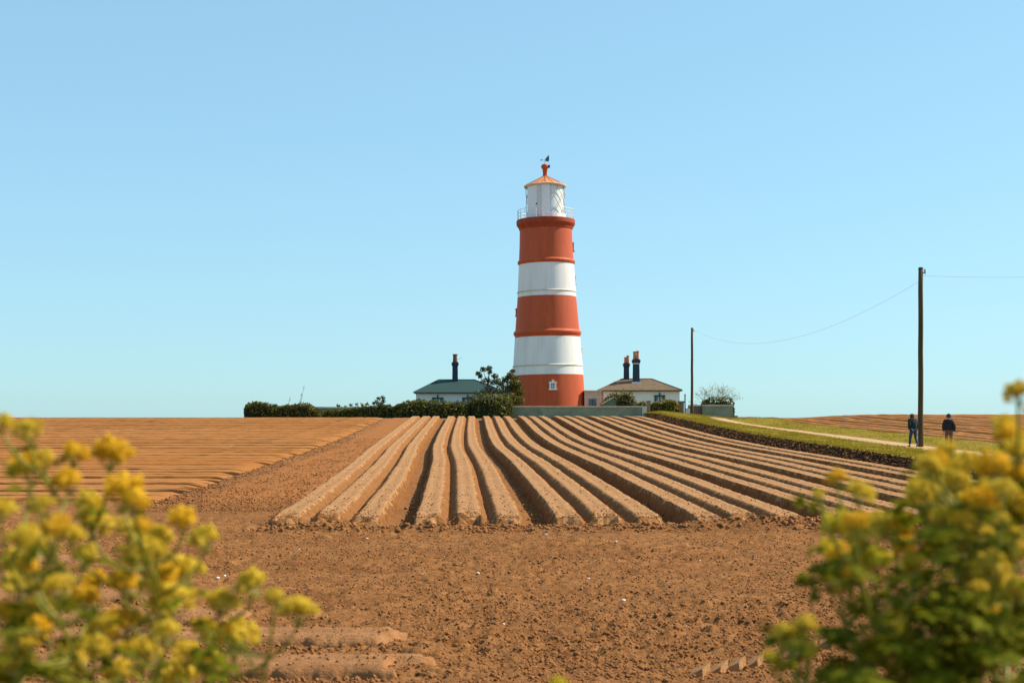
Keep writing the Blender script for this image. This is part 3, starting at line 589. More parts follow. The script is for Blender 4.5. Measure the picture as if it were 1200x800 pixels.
c1, he, hr = cottage('cottage', 'white cottage with a dark green hipped roof left of the lighthouse', 152, PX(487.5, 152), PX(591, 152), 6.4, 459.5, 445, PX(514, 155.2), PX(556, 155.2), ZB, M['cottage'], M['roofgreen'])
cx = c1.location.x
chimney(c1, PX(533.3, 155) - cx, -.15, hr - .75, PZ(424, 155) - ZB, .62, ((0, .85, .24),), M['darkpot'])
MB().tube([(PX(536, 155) - cx, -.15, PZ(421, 155) - ZB), (PX(541, 155) - cx, -.15, PZ(419, 155) - ZB)], .02, 4).build('aerial', M['lattice'], c1)
hwindow(c1, PX(513, 152) - cx, -3.2, PZ(466.3, 152) - ZB, 1.0, 1.3, M['greenframe'])
hwindow(c1, PX(548, 152) - cx, -3.2, PZ(466.3, 152) - ZB, 1.0, 1.3, M['greenframe'])
ZB2 = zf(13, 150)
c2, he2, hr2 = cottage('cottage', 'white cottage with a brown tiled roof and two tall chimneys right of the lighthouse', 150, PX(703.5, 150), PX(796.5, 150), 6.2, 457, 444, PX(729, 153), PX(764, 153), ZB2, M['cottage'], M['rooftile'])
cx2 = c2.location.x
chimney(c2, PX(734.3, 153) - cx2, .15, hr2 - .55, PZ(425, 153) - ZB2, .58, ((-.10, .62, .15), (.16, .8, .15)), M['pot'])
chimney(c2, PX(745.8, 152) - cx2, -.75, hr2 - .7, PZ(420.5, 152) - ZB2, .72, ((-.17, .82, .16), (.16, .88, .16)), M['pot'], band=PZ(425.8, 152) - ZB2)
MB().box((PX(745.8, 152) - cx2, -.80, hr2 - .42), (1.0, .9, .14)).build('flashing', M['white'], c2)
hwindow(c2, PX(773, 150) - cx2, -3.1, PZ(463.8, 150) - ZB2, .95, 1.2, M['greenframe'])
MB().box((PX(704.5, 150) - cx2, -3.12, he2 / 2 - .1), (.42, .06, he2 - .1)).build('quoin', M['orange'], c2)
# pink outbuilding by the tower foot
zb = zf(8.5, 148); c = empty('outbuilding', (PX(695, 148), 149.5, zb)); tag(c, 'small pink flat-roofed outbuilding between lighthouse and brown-roofed cottage', 'outbuilding')
h = PZ(459, 148) - zb
MB().box((0, 0, h/2 - .2), (1.78, 3, h + .4)).build('wall', M['pink'], c); MB().box((0, 0, h + .08), (1.9, 3.15, .16)).build('roof', M['coping'], c); MB().box((0, -1.53, h - .55), (1.8, .05, .12)).build('band', M['paleend'], c)
wn = empty('window', (-.05, -1.51, h - 1.15)); wn.parent = c; MB().box((0, 0, 0), (.78, .08, .8)).build('pane', M['pane'], wn); MB().box((0, -.05, 0), (.07, .06, .8)).build('glazing_bar', M['dark'], wn); MB().box((0, -.03, -.46), (.95, .16, .1)).build('sill', M['paleend'], wn)
# grey gabled shed behind the wall
zb = zf(9, 139); sx0, sx1 = PX(707, 139), PX(732, 139); w = sx1 - sx0; hE = PZ(473, 139) - zb; hA = PZ(466, 139) - zb
c = empty('shed', ((sx0 + sx1) / 2, 140.5, zb)); tag(c, 'low grey gabled shed behind the garden wall, half hidden by a bush', 'shed')
MB().add([(-w/2, -1.5, -.2), (w/2, -1.5, -.2), (w/2, -1.5, hE), (0, -1.5, hA), (-w/2, -1.5, hE), (-w/2, 1.5, -.2), (w/2, 1.5, -.2), (w/2, 1.5, hE), (0, 1.5, hA), (-w/2, 1.5, hE)], [(0, 1, 2, 3, 4), (9, 8, 7, 6, 5), (1, 6, 7, 2), (5, 0, 4, 9), (0, 5, 6, 1)]).build('wall', M['render'], c)
for s in (-1, 1):
    d = Vector((w/2, 0, hE - hA)).normalized(); MB().add([(0, -1.65, hA + .01), (s * (w/2 + .12), -1.65, hE + (hE - hA) * .14 + .01), (s * (w/2 + .12), 1.65, hE + (hE - hA) * .14 + .01), (0, 1.65, hA + .01), (0, -1.65, hA + .09), (s * (w/2 + .12), -1.65, hE + .01), (s * (w/2 + .12), 1.65, hE + .01), (0, 1.65, hA + .09)], [(0, 1, 2, 3), (7, 6, 5, 4), (0, 4, 5, 1), (1, 5, 6, 2), (2, 6, 7, 3)]).build('roof', M['coping'], c)

# ------------------------------------------------------------------ walls, piers
WY = 128.0
def gwall(name, label, x0, x1, ytop, Y, rz=0, th=.32, m='render'):
    a, b = PX(x0, Y), PX(x1, Y); zb = zf((a + b) / 2, Y) - .3; h = PZ(ytop, Y) - zb
    c = empty(name, ((a + b) / 2, Y, zb), rz); tag(c, label, 'wall'); L = b - a
    mb = MB(); n = max(6, int(L / .8)); V = []; Fs = []
    for i in range(n + 1):
        x = -L/2 + L * i / n
        for (yy, zz) in ((-th/2, 0), (-th/2, h - .12), (th/2, h - .12), (th/2, 0)): V.append((x, yy + R.uniform(-.012, .012), zz))
    for i in range(n):
        for k in range(3): Fs.append((4*i + k, 4*i + 4 + k, 4*i + 5 + k, 4*i + 1 + k))
    Fs += [(0, 1, 2, 3), (4*n + 3, 4*n + 2, 4*n + 1, 4*n)]
    mb.add(V, Fs).build('wall_body', M[m], c)
    k = max(2, round(L / 1.05)); w = L / k
    for i in range(k): MB().box((-L/2 + w * (i + .5), R.uniform(-.015, .015), h - .05 + R.uniform(-.008, .008)), (w - .015, th + .1, .13), R.uniform(-.01, .01)).build('coping_stone', M['coping'], c)
    return c, h
c, h = gwall('garden_wall', 'long grey-green rendered garden wall at the foot of the lighthouse', 600, 752.5, 475.6, WY)
# the corner pier where that wall turns back, sunlit paleness put into its colour
a = PX(755, WY); MB().box((a - c.location.x, 0, h/2), (.42, .5, h - .02)).build('end_pier', M['paleend'], c)
MB().box((a - c.location.x + .02, 1.9, h/2 - .1), (.3, 3.2, h - .22)).build('return_wall', M['paleend'], c)
c, h = gwall('garden_wall', 'low wall overgrown with ivy and hedge on the left skyline', 352, 466, 476.8, 127.5)
c, h = gwall('garden_wall', 'short grey wall under the bare bush beside the utility pole', 823, 859, 474.2, 131)
for (dx, dz, s) in ((1.52, .45, .5), (1.72, .3, .38), (1.5, .25, .45)): MB().box((dx + .02, -.1, dz), (s, .4, s * 1.1), .2).build('broken_end', M['brick'], c)
c, h = gwall('garden_wall', 'low brick wall stub beside the far utility pole', 806.5, 822, 474.5, 131.6, m='brick')
for x0, x1, yt, Y, lb in ((757.8, 762.4, 469.3, 128.6, 'dark brick gate pier at the end of the grey garden wall'), (794.5, 801.5, 469.8, 130, 'brown brick gate pier between hedge and far utility pole')):
    a, b = PX(x0, Y), PX(x1, Y); zb = zf((a + b)/2, Y) - .2; h = PZ(yt, Y) - zb; p = empty('gate_pier', ((a + b)/2, Y, zb)); tag(p, lb, 'pier')
    n = int(h / .15)
    MB().box((0, 0, (h - .14) / 2), (b - a - .06, b - a, h - .14)).build('shaft', M['brick'], p); MB().box((0, 0, h - .07), (b - a + .06, b - a + .1, .14), 0, .9).build('cap', M['brick'], p)
p = empty('gate_post', at(802.8, 480, 131)); p.location.z = zf(p.location.x, 131); tag(p, 'thin dark gate post by the brown brick pier', 'post')
hh = PZ(462, 131) - p.location.z; MB().tube([(0, 0, -.2), (0, 0, hh - .08)], .055, 8).build('shaft', M['dark'], p); MB().lathe([(.07, hh - .08), (.09, hh - .03), (.05, hh + .02), (0, hh + .03)], 8).build('cap', M['dark'], p)
p = empty('board', at(805.5, 484, 131.0)); p.location.z = zf(p.location.x, 131); tag(p, 'small white board leaning by the far utility pole', 'board')
hz = PZ(478, 131) - p.location.z; MB().box((0, 0, hz - .28), (.48, .05, .55)).build('panel', M['white'], p); MB().box((-.15, .05, (hz - .1) / 2), (.06, .05, hz - .1)).build('stake', M['wood'], p); MB().box((.15, .05, (hz - .1) / 2), (.06, .05, hz - .1)).build('stake', M['wood'], p)

# ------------------------------------------------------------------ hedges, shrubs, trees
def leafquads(P, size, seed, up=.3):
    g = np.random.default_rng(seed); n = len(P); a = g.normal(size=(n, 3)); a[:, 2] *= .8; a /= np.linalg.norm(a, axis=1)[:, None]
    b = g.normal(size=(n, 3)); b -= (b * a).sum(1)[:, None] * a; b /= np.linalg.norm(b, axis=1)[:, None]; s = size * g.uniform(.6, 1.35, n)[:, None]
    V = np.stack([P - a * s, P + b * s * .5 + 0, P + a * s, P - b * s * .5], 1); return V.reshape(-1, 3), np.arange(4 * n).reshape(-1, 4)
def lumpy(x, seed): return vnoise(x[:, 0] * 1.1, x[:, 2] * 1.1 + x[:, 1], seed)
def hedge(name, label, cat, segs, Yc, depth, leafm, size=.11, dens=75, group=None, core='hedgecore', seed=1, rough=.42):
    """segs: (px, ytop) outline along the hedge; top follows it."""
    xs = np.array([PX(s[0], Yc) for s in segs]); zs = np.array([PZ(s[1], Yc) for s in segs]); x0, x1 = xs[0], xs[-1]; g = np.random.default_rng(seed)
    zb = zf((x0 + x1) / 2, Yc) - .15; root = empty(name, ((x0 + x1) / 2, Yc, zb)); tag(root, label, cat, group); cx = (x0 + x1) / 2
    def top(x): return np.interp(x, xs, zs) - zb
    n = max(12, int((x1 - x0) / .2)); m = 18; V = []
    for i in range(n + 1):
        x = x0 + (x1 - x0) * i / n; H = float(top(x)) * .93; e = math.sin(math.pi * min(1, max(0, i / n))) ** .25 if 0 < i < n else 0.35
        for k in range(m):
            a = math.pi * k / (m - 1); c, s = math.cos(a), math.sin(a)
            yy = -depth / 2 * .9 * e * math.copysign(abs(c) ** .55, c); zz = H * (abs(s) ** .55) * (.75 + .25 * e)
            V.append((x - cx, yy * (1 + .14 * float(vnoise(x * 2, k * .7, seed))), zz * (1 + .10 * float(vnoise(x * 1.7, k * .5 + 9, seed)))))
    V = np.array(V); core_o = mk('dark_core', V, grid_faces(n + 1, m)[:, ::-1], M[core], root, True)  # closed dark shell, shade inside the foliage put into its colour
    cnt = int((x1 - x0) * dens * 6); X = g.uniform(x0, x1, cnt); a = np.pi * g.random(cnt); c, s = np.cos(a), np.sin(a)
    e = np.clip(np.minimum(X - x0, x1 - X) / (depth * .5), .1, 1) ** .4
    rr = 1 + rough * (vnoise(X * 1.3, a * 2, seed + 1) + .6 * vnoise(X * 4, a * 5, seed + 2)) + .12 * g.normal(size=cnt) * .6
    Yl = -depth / 2 * e * np.sign(c) * np.abs(c) ** .55 * rr; Zl = top(X) * np.abs(s) ** .55 * (.8 + .2 * e) * (1 + (rr - 1) * .55)
    P = np.stack([X - cx, Yl, Zl], -1)
    v, f = leafquads(P, size, seed + 5); mk('foliage', v, f, M[leafm], root); return root
hedge('clipped_hedge', 'tall clipped dark hedge left of the lighthouse wall', 'hedge', [(549, 468.5), (556, 466), (566, 464.5), (580, 464), (592, 464.5), (599, 466.5), (601.5, 471)], 127, 1.9, 'hedge', seed=11)
hedge('clipped_hedge', 'long lower hedge in front of the green-roofed cottage', 'hedge', [(460, 476), (468, 472.5), (480, 470), (492, 468.5), (505, 471), (516, 472.5), (528, 471.5), (540, 472), (550, 470)], 126.6, 1.6, 'hedge', seed=12)
hedge('rounded_bush', 'rounded dark bush at the far left end of the hedge line', 'bush', [(286.5, 479), (288.5, 474), (293, 471), (300, 471), (308, 473), (316, 474), (325, 475.5), (331, 479)], 126, 1.6, 'hedge', seed=13)
hedge('low_bush', 'low spreading bush left of the ivy-covered wall', 'bush', [(318, 481), (330, 477), (340, 475), (352, 474), (361, 475), (370, 478), (378, 482)], 126, 1.4, 'olive', seed=14)
hedge('ivy_growth', 'ivy and scrub creeping along the low skyline wall', 'ivy', [(372, 484), (384, 481), (396, 479), (410, 480), (420, 477.5), (430, 476), (440, 477), (448, 474), (456, 475), (463, 479)], 126.9, .8, 'hedge', seed=15, dens=60)
hedge('privet_hedge', 'sunlit yellow-green privet hedge in front of the brown-roofed cottage', 'hedge', [(762, 473), (767, 470.8), (775, 470.2), (784, 470), (791, 470.5), (796, 473)], 129, 1.2, 'privet', seed=16)
hedge('wall_top_hedge', 'dark trimmed shrub topping the short grey wall beside the pole', 'bush', [(820, 473), (824, 470), (832, 469), (842, 469), (850, 467.3), (856, 468.5), (860.5, 472.5)], 131.9, 1.3, 'hedge', seed=17)
hedge('shed_bush', 'arching bush hanging over the grey shed', 'bush', [(722, 474), (723.5, 467), (726, 462), (731, 459.2), (737, 460), (741, 463), (745, 469), (747.5, 475)], 138.0, 1.4, 'olive', seed=18)
hedge('roof_creeper', 'creeper along the left roof slope of the grey shed', 'creeper', [(703, 475), (706, 472.5), (712, 468), (718, 463), (723, 460.8), (727, 461.5)], 141.6, .9, 'olive', seed=28)
hedge('low_plant', 'small yellowish shrub behind the end of the garden wall', 'shrub', [(742, 475), (746, 472), (751, 472), (755, 470.5), (758, 474)], 130, .8, 'privet', seed=19)

def tree(name, label, px_, Y, clumps, leafm, seed, size=.16, per=120, trunk=.13, cat='tree', twigm='bark', zoff=0):
    """clumps: (px, py, radius m, density)"""
    g = np.random.default_rng(seed); X0 = PX(px_, Y); zb = zf(X0, Y) - .1; root = empty(name, (X0, Y, zb)); tag(root, label, cat)
    zt_ = max(PZ(c[1], Y) for c in clumps) - zb
    tk = MB(); pts = [Vector((0, 0, 0)), Vector((.1, .05, zt_ * .25)), Vector((.0, 0, zt_ * .5)), Vector((.08, -.05, zt_ * .75))]
    tk.tube(pts, [trunk, trunk * .85, trunk * .6, trunk * .3], 8)
    Ps = []
    for (cx, cy, r, d) in clumps:
        c = Vector((PX(cx, Y) - X0, float(g.uniform(-1, 1)) * .9, PZ(cy, Y) - zb))
        b = pts[1].lerp(pts[3], min(1, max(0, (c.z * .75 / zt_ - .25) / .5))); mid = b.lerp(c, .55) + Vector((0, 0, -.15))
        tk.tube([b, mid, c], [trunk * .4, trunk * .25, .02], 5)
        n = int(per * d); q = g.normal(size=(n, 3)); q /= np.linalg.norm(q, axis=1)[:, None]; q *= (g.random(n) ** .45 * r)[:, None]; q[:, 2] *= .8
        for _ in range(4):
            e = g.normal(size=3); e = e / np.linalg.norm(e) * r * .8; tk.tube([c, c + Vector(e * .5) + Vector((0, 0, .05)), c + Vector(e)], [.022, .014, .007], 4)
        Ps.append(q + np.array(c))
    tk.build('trunk', M[twigm], root, True)
    v, f = leafquads(np.concatenate(Ps), size, seed + 1); mk('crown', v, f, M[leafm], root); return root
tree('windswept_tree', 'sparse dark tree in front of the green-roofed cottage', 571, 136,
     [(562, 440, .32, .5), (566, 433, .32, .6), (573, 431, .36, .7), (560, 437, .25, .4), (574, 436, .3, .4), (580, 441, .36, .7), (571, 445, .4, .6), (577, 448, .4, .5), (583, 447, .4, .7), (565, 447, .25, .2),
      (586, 451, .45, .7), (572, 458, .6, .8), (580, 459, .6, .9), (562, 462, .55, .8), (553, 466, .4, .5), (590, 460, .6, .8)], 'darkleaf', 31, size=.10, per=200)
tree('evergreen_tree', 'rounded dark evergreen beside the foot of the lighthouse', 597, 137,
     [(601, 435, .25, .6), (598, 440, .45, 1), (592, 444, .4, .7), (604, 443, .42, 1), (588, 449, .4, .5), (600, 449, .6, 1.5), (607, 451, .5, 1.3), (594, 455, .6, 1.2), (604, 458, .7, 1.7), (610, 460, .42, 1), (598, 466, .7, 1.6), (608, 469, .55, 1.4), (590, 468, .6, 1.2), (602, 474, .7, 1.4), (596, 476, .6, 1)], 'olive', 32, size=.11, per=260)
tree('young_shrub', 'small leafy shrub standing above the ivy-covered wall', 447, 129, [(444, 467, .22, .6), (448, 465.5, .22, .7), (442, 471, .25, .7), (449, 470, .25, .7), (446, 473, .3, .8), (437, 472, .18, .4)], 'darkleaf', 33, size=.11, per=60, trunk=.05, cat='shrub')
# scrub tips along the wall top
tree('scrub', 'thin scrub poking above the low skyline wall', 425, 129, [(398, 475.5, .2, .5), (412, 474.5, .2, .6), (418, 473.5, .18, .5), (424, 474, .2, .6), (430, 473.5, .2, .6), (404, 476, .18, .4)], 'olive', 34, size=.10, per=50, trunk=.04, cat='scrub')
# bare bush above the short wall
def twigs(mb, p, d, L, r, depth, g, tips):
    q = p + d * L; mid = p.lerp(q, .5) + Vector(g.normal(0, .03, 3)) * L; mb.tube([p, mid, q], [r, r * .85, r * .65], 4, False)
    if depth == 0: tips.append(q); return
    for _ in range(3 if depth > 1 else 2):
        nd = (d + Vector(g.normal(0, .42, 3)) + Vector((0, 0, .08))).normalized(); twigs(mb, q if _ else mid.lerp(q, .6), nd, L * float(g.uniform(.6, .85)), r * .62, depth - 1, g, tips)
g = np.random.default_rng(3); X0 = PX(838, 132.4); zb = PZ(471, 132.4); zgr = zf(X0, 132.4)
root = empty('bare_bush', (X0, 132.4, zgr)); tag(root, 'thin branching bare bush above the short grey wall', 'bush'); mb = MB(); tips = []
for a in np.linspace(-1.15, 1.15, 7): twigs(mb, Vector((a * .15, 0, .2)), Vector((math.sin(a) * .75, float(g.normal(0, .3)), 1)).normalized(), 1.15, .035, 4, g, tips)
mb.build('trunk', M['twig'], root)
T = np.array([tuple(t) for t in tips]); v, f = leafquads(np.concatenate([T + g.normal(0, .06, T.shape) for _ in range(2)]), .055, 7); mk('crown', v, f, M['paleleaf'], root)
# dry stalks on the left skyline
for xx, yt in ((337.5, 465.5), (353.5, 452.5), (351, 461)):
    r0 = empty('dry_stalk', (PX(xx - 2, 127), 127, zf(-19, 127))); tag(r0, {337.5: 'short dry stalk above the low bush on the left skyline', 353.5: 'tallest dry stalk above the low bush on the left skyline', 351: 'middle-height dry stalk above the low bush on the left skyline'}[xx], 'stalk')
    hh = PZ(yt, 127) - r0.location.z; tipx = 4.5 / F * 127
    MB().tube([(0, 0, 0), (tipx * .4, 0, hh * .6), (tipx, 0, hh)], [.03, .022, .012], 5).build('stem', M['drygrass'], r0)
    q = g.normal(0, .05, (14, 3)) + np.array([tipx, 0, hh - .05]); q[:, 2] += g.uniform(-.25, .05, 14); v, f = leafquads(q, .05, 3); mk('seed_head', v, f, M['drygrass'], r0)

# ------------------------------------------------------------------ utility poles and wires
def pole(px_, Y, ytop, rb, rt, label):
    X = PX(px_, Y); zb = zf(X, Y); p = empty('utility_pole', (X, Y, zb)); tag(p, label, 'pole', 'utility poles along the footpath'); H = PZ(ytop, Y) - zb
    n = 9; MB().tube([(.008 * math.sin(i * 2.2), 0, -.3 + (H + .3) * i / n) for i in range(n + 1)], [rb + (rt - rb) * i / n for i in range(n + 1)], 14).build('shaft', M['wood'], p, True)
    MB().lathe([(rt + .012, H - .05), (rt + .012, H + .01), (rt * .7, H + .05), (0, H + .06)], 14).build('cap', M['ins'], p)
    br = MB().box((rt + .04, -.02, H - .22), (.14, .05, .05)).tube([(rt + .10, -.02, H - .30), (rt + .10, -.02, H - .14)], .02, 6).build('bracket', M['ins'], p)
    MB().lathe([(.02, -.08), (.06, -.06), (.035, -.02), (.06, .01), (.03, .05), (0, .06)], 10, c=(rt + .10, -.02, H - .10)).build('insulator', M['ins'], p)
    return Vector((X, Y, zb + H - .35))
pa = pole(1079, 70.5, 314.3, .135, .115, 'tall near utility pole standing between the two walkers')
pb = pole(811, 130.2, 384.5, .13, .10, 'distant utility pole beside the short grey wall and bare bush')
def wire(a, b, sag, label):
    pts = [a.lerp(b, t) - Vector((0, 0, sag * 4 * t * (1 - t))) for t in np.linspace(0, 1, 40)]
    o = MB().tube(pts, .0065, 5).build('overhead_wire', M['wire']); return tag(o, label, 'wire', 'overhead wires')
a1 = Vector((pa.x - .1, pa.y, PZ(330, 70.5))); b1 = Vector((pb.x + .1, pb.y, PZ(386.5, 130.2)))
wire(a1, b1, 2.05, 'sagging overhead wire between the near and distant utility poles')
wire(Vector((pa.x + .12, pa.y, PZ(323, 70.5))), Vector((PX(1330, 60), 60, PZ(320.2, 60))), .12, 'overhead wire running from the near utility pole out of the picture to the right')

# ------------------------------------------------------------------ people
def skin(name, verts, edges, radii, m, parent, sub=2):
    me = bpy.data.meshes.new(name); me.from_pydata(verts, edges, []); o = bpy.data.objects.new(name, me); COL.objects.link(o); o.parent = parent
    md = o.modifiers.new('skin', 'SKIN'); md.use_smooth_shade = True
    for i, r in enumerate(radii): me.skin_vertices[0].data[i].radius = r if hasattr(r, '__len__') else (r, r)
    me.skin_vertices[0].data[0].use_root = True
    s = o.modifiers.new('sub', 'SUBSURF'); s.levels = s.render_levels = sub
    dg = bpy.context.evaluated_depsgraph_get(); ev = bpy.data.meshes.new_from_object(o.evaluated_get(dg)); o.modifiers.clear(); o.data = ev; ev.name = name
    ev.materials.clear(); ev.materials.append(m); return o
def person(px_, Y, H, rz, label, lean, step, cl, hat, pack):
    """local frame: +y is the walking direction, z up"""
    X = PX(px_, Y); p = empty('person', (X, Y, zf(X, Y) + .09), rz); tag(p, label, 'person', 'walkers on the footpath'); k = H / 1.75
    J = {'pel': (0, 0, .95), 'sp': (0, .02 + lean * .3, 1.15), 'ch': (0, .03 + lean * .7, 1.34), 'nk': (0, .03 + lean, 1.50), 'hd': (0, .07 + lean * 1.25, 1.60), 'tp': (0, .07 + lean * 1.3, 1.72),
         'hl': (-.10, 0, .90), 'hr': (.10, 0, .90), 'kl': (-.11, .10 * step + .04, .50), 'kr': (.11, -.05 * step + .02, .50), 'al': (-.11, .20 * step, .09), 'ar': (.11, -.26 * step, .13), 'tl': (-.12, .20 * step + .17, .04), 'tr': (.12, -.26 * step + .15, .045),
         'sl': (-.19, .02 + lean * .85, 1.42), 'sr': (.19, .02 + lean * .85, 1.42), 'el': (-.25, -.06 * step + lean * .5 - .02, 1.14), 'er': (.26, .05 * step + lean * .5 - .02, 1.13), 'wl': (-.23, .06 + lean * .5 - .10 * step, .90), 'wr': (.25, .10 + lean * .5 + .08 * step, .88)}
    S = lambda n, e=(0, 0, 0): tuple((J[n][i] + e[i]) * k for i in range(3))
    nm = list(J); E = [('pel', 'sp'), ('sp', 'ch'), ('ch', 'nk'), ('nk', 'hd'), ('hd', 'tp'), ('pel', 'hl'), ('pel', 'hr'), ('hl', 'kl'), ('hr', 'kr'), ('kl', 'al'), ('kr', 'ar'), ('al', 'tl'), ('ar', 'tr'), ('ch', 'sl'), ('ch', 'sr'), ('sl', 'el'), ('sr', 'er'), ('el', 'wl'), ('er', 'wr')]
    rad_ = dict(pel=.13, sp=.12, ch=.13, nk=.055, hd=.088, tp=.07, hl=.085, hr=.085, kl=.055, kr=.055, al=.04, ar=.04, tl=.03, tr=.03, sl=.055, sr=.055, el=.042, er=.042, wl=.028, wr=.028)
    body = skin('body', [S(n) for n in nm], [(nm.index(a), nm.index(b)) for a, b in E], [rad_[n] * k for n in nm], cl['skin'], p)
    # hands: palm and five fingers each
    for w, sg in (('wl', -1), ('wr', 1)):
        b = Vector(S(w)); hv = [tuple(b), tuple(b + Vector((0, .015, -.09)) * k)]; he_ = [(0, 1)]; hr_ = [.024, .03]
        for q, (dy, ln) in enumerate(((-.028, .07), (-.009, .085), (.01, .08), (.027, .062))):
            a = b + Vector((0, .015 + dy, -.09)) * k; n0 = len(hv); hv += [tuple(a + Vector((0, 0, -ln * .5)) * k), tuple(a + Vector((-sg * .02, .01, -ln)) * k)]; he_ += [(1, n0), (n0, n0 + 1)]; hr_ += [.0095, .008]
        n0 = len(hv); hv += [tuple(b + Vector((-sg * .01, .05, -.05)) * k), tuple(b + Vector((-sg * .015, .06, -.09)) * k)]; he_ += [(0, n0), (n0, n0 + 1)]; hr_ += [.012, .009]
        skin('hand', hv, he_, hr_, cl['skin'], p, 1)
    tn = ['pel', 'hl', 'hr', 'kl', 'kr', 'al', 'ar']; te = [(0, 1), (0, 2), (1, 3), (2, 4), (3, 5), (4, 6)]
    skin('trousers', [S('pel', (0, 0, .02))] + [S(n) for n in tn[1:5]] + [S('al', (0, 0, .03)), S('ar', (0, 0, .03))], te, [.155 * k, .108 * k, .108 * k, .08 * k, .08 * k, .068 * k, .068 * k], cl['trousers'], p)
    jn = ['pel', 'sp', 'ch', 'nk', 'sl', 'sr', 'el', 'er', 'wl', 'wr']; je = [(0, 1), (1, 2), (2, 3), (2, 4), (2, 5), (4, 6), (5, 7), (6, 8), (7, 9)]
    skin('jacket', [S('pel', (0, 0, -.06))] + [S(n) for n in jn[1:3]] + [S('nk', (0, 0, -.02))] + [S(n) for n in jn[4:8]] + [S('wl', (0, 0, .03)), S('wr', (0, 0, .03))], je, [(.235 * k, .19 * k), (.23 * k, .19 * k), (.22 * k, .18 * k), .11 * k, .115 * k, .115 * k, .095 * k, .095 * k, .068 * k, .068 * k], cl['jacket'], p)
    for a, t_ in (('al', 'tl'), ('ar', 'tr')):
        skin('shoe', [S(a, (0, -.05, -.03)), S(a, (0, .02, -.035)), S(t_, (0, .02, 0))], [(0, 1), (1, 2)], [.05 * k, .055 * k, .04 * k], cl['shoe'], p, 1)
    hc = Vector(S('hd', (0, 0, .03)))
    for sg in (-1, 1):
        MB().box((sg * .04 * k, hc.y + .085 * k, hc.z), (.022, .012, .012)).build('eye', cl['shoe'], p)
        MB().lathe([(.0, -.035), (.02, -.02), (.024, .01), (.0, .035)], 8, c=(sg * .092 * k, hc.y, hc.z)).build('ear', cl['skin'], p)
    MB().add([(0, hc.y + .12 * k, hc.z - .03), (-.018, hc.y + .085 * k, hc.z - .035), (.018, hc.y + .085 * k, hc.z - .035), (0, hc.y + .085 * k, hc.z + .015)], [(0, 1, 3), (0, 3, 2), (0, 2, 1), (1, 2, 3)]).build('nose', cl['skin'], p)
    MB().box((0, hc.y + .083 * k, hc.z - .06), (.05, .012, .01)).build('mouth', cl['trousers'], p)
    if hat:
        MB().lathe([(.112, -.04), (.118, .0), (.115, .05), (.09, .10), (.05, .128), (0, .135)], 16, c=(0, hc.y - .01, hc.z + .03)).build('beanie', cl['hat'], p, True)
        MB().lathe([(.12, -.05), (.126, -.03), (.12, .0)], 16, c=(0, hc.y - .01, hc.z + .03)).build('beanie_cuff', cl['hat'], p, True)
    else:
        MB().lathe([(.07, -.12), (.105, -.08), (.112, .0), (.105, .06), (.07, .105), (0, .12)], 16, math.radians(150), math.radians(390), c=(0, hc.y - .012, hc.z + .02)).build('hair', cl['hat'], p, True)
        MB().lathe([(.11, .09), (.085, .108), (.0, .125)], 16, c=(0, hc.y - .005, hc.z + .015)).build('hair', cl['hat'], p, True)
        skin('hood', [S('nk', (-.09, -.05, .0)), S('nk', (0, -.11, -.05)), S('nk', (.09, -.05, .0))], [(0, 1), (1, 2)], [.045, .06, .045], cl['jacket'], p, 1)
    if pack:
        bp = empty('backpack', S('ch', (0, -.20, -.06))); bp.parent = p
        MB().box((0, 0, 0), (.28 * k, .15 * k, .40 * k), 0, .85).build('bag', cl['pack'], bp); MB().box((0, -.09 * k, -.06), (.2 * k, .06 * k, .2 * k), 0, .9).build('pocket', cl['pack'], bp)
    return p
def flat(n, c, r=.8): return mat(n, c, tuple(min(1, x * 1.5) for x in c), scale=9, rough=r)
skinm = flat('skin', (.42, .24, .16), .6)
pl = person(1070.5, 70.0, 1.61, math.radians(12), 'walker in a dark green jacket and blue jeans left of the near pole', .07, 1.0,
       dict(skin=skinm, trousers=flat('jeans', (.018, .042, .075)), jacket=flat('green_jacket', (.008, .015, .013)), shoe=flat('boots', (.02, .018, .015)), hat=flat('brown_hair', (.07, .035, .02)), pack=None), False, False)
pr = person(1112, 68.0, 1.68, math.radians(-14), 'walker in a dark beanie with a black backpack right of the near pole', .0, -1.0,
       dict(skin=skinm, trousers=flat('brown_trousers', (.11, .06, .05)), jacket=flat('plum_jacket', (.022, .015, .018)), shoe=flat('shoes', (.03, .022, .02)), hat=flat('navy_knit', (.02, .03, .055)), pack=flat('pack_cloth', (.012, .014, .02))), True, True)

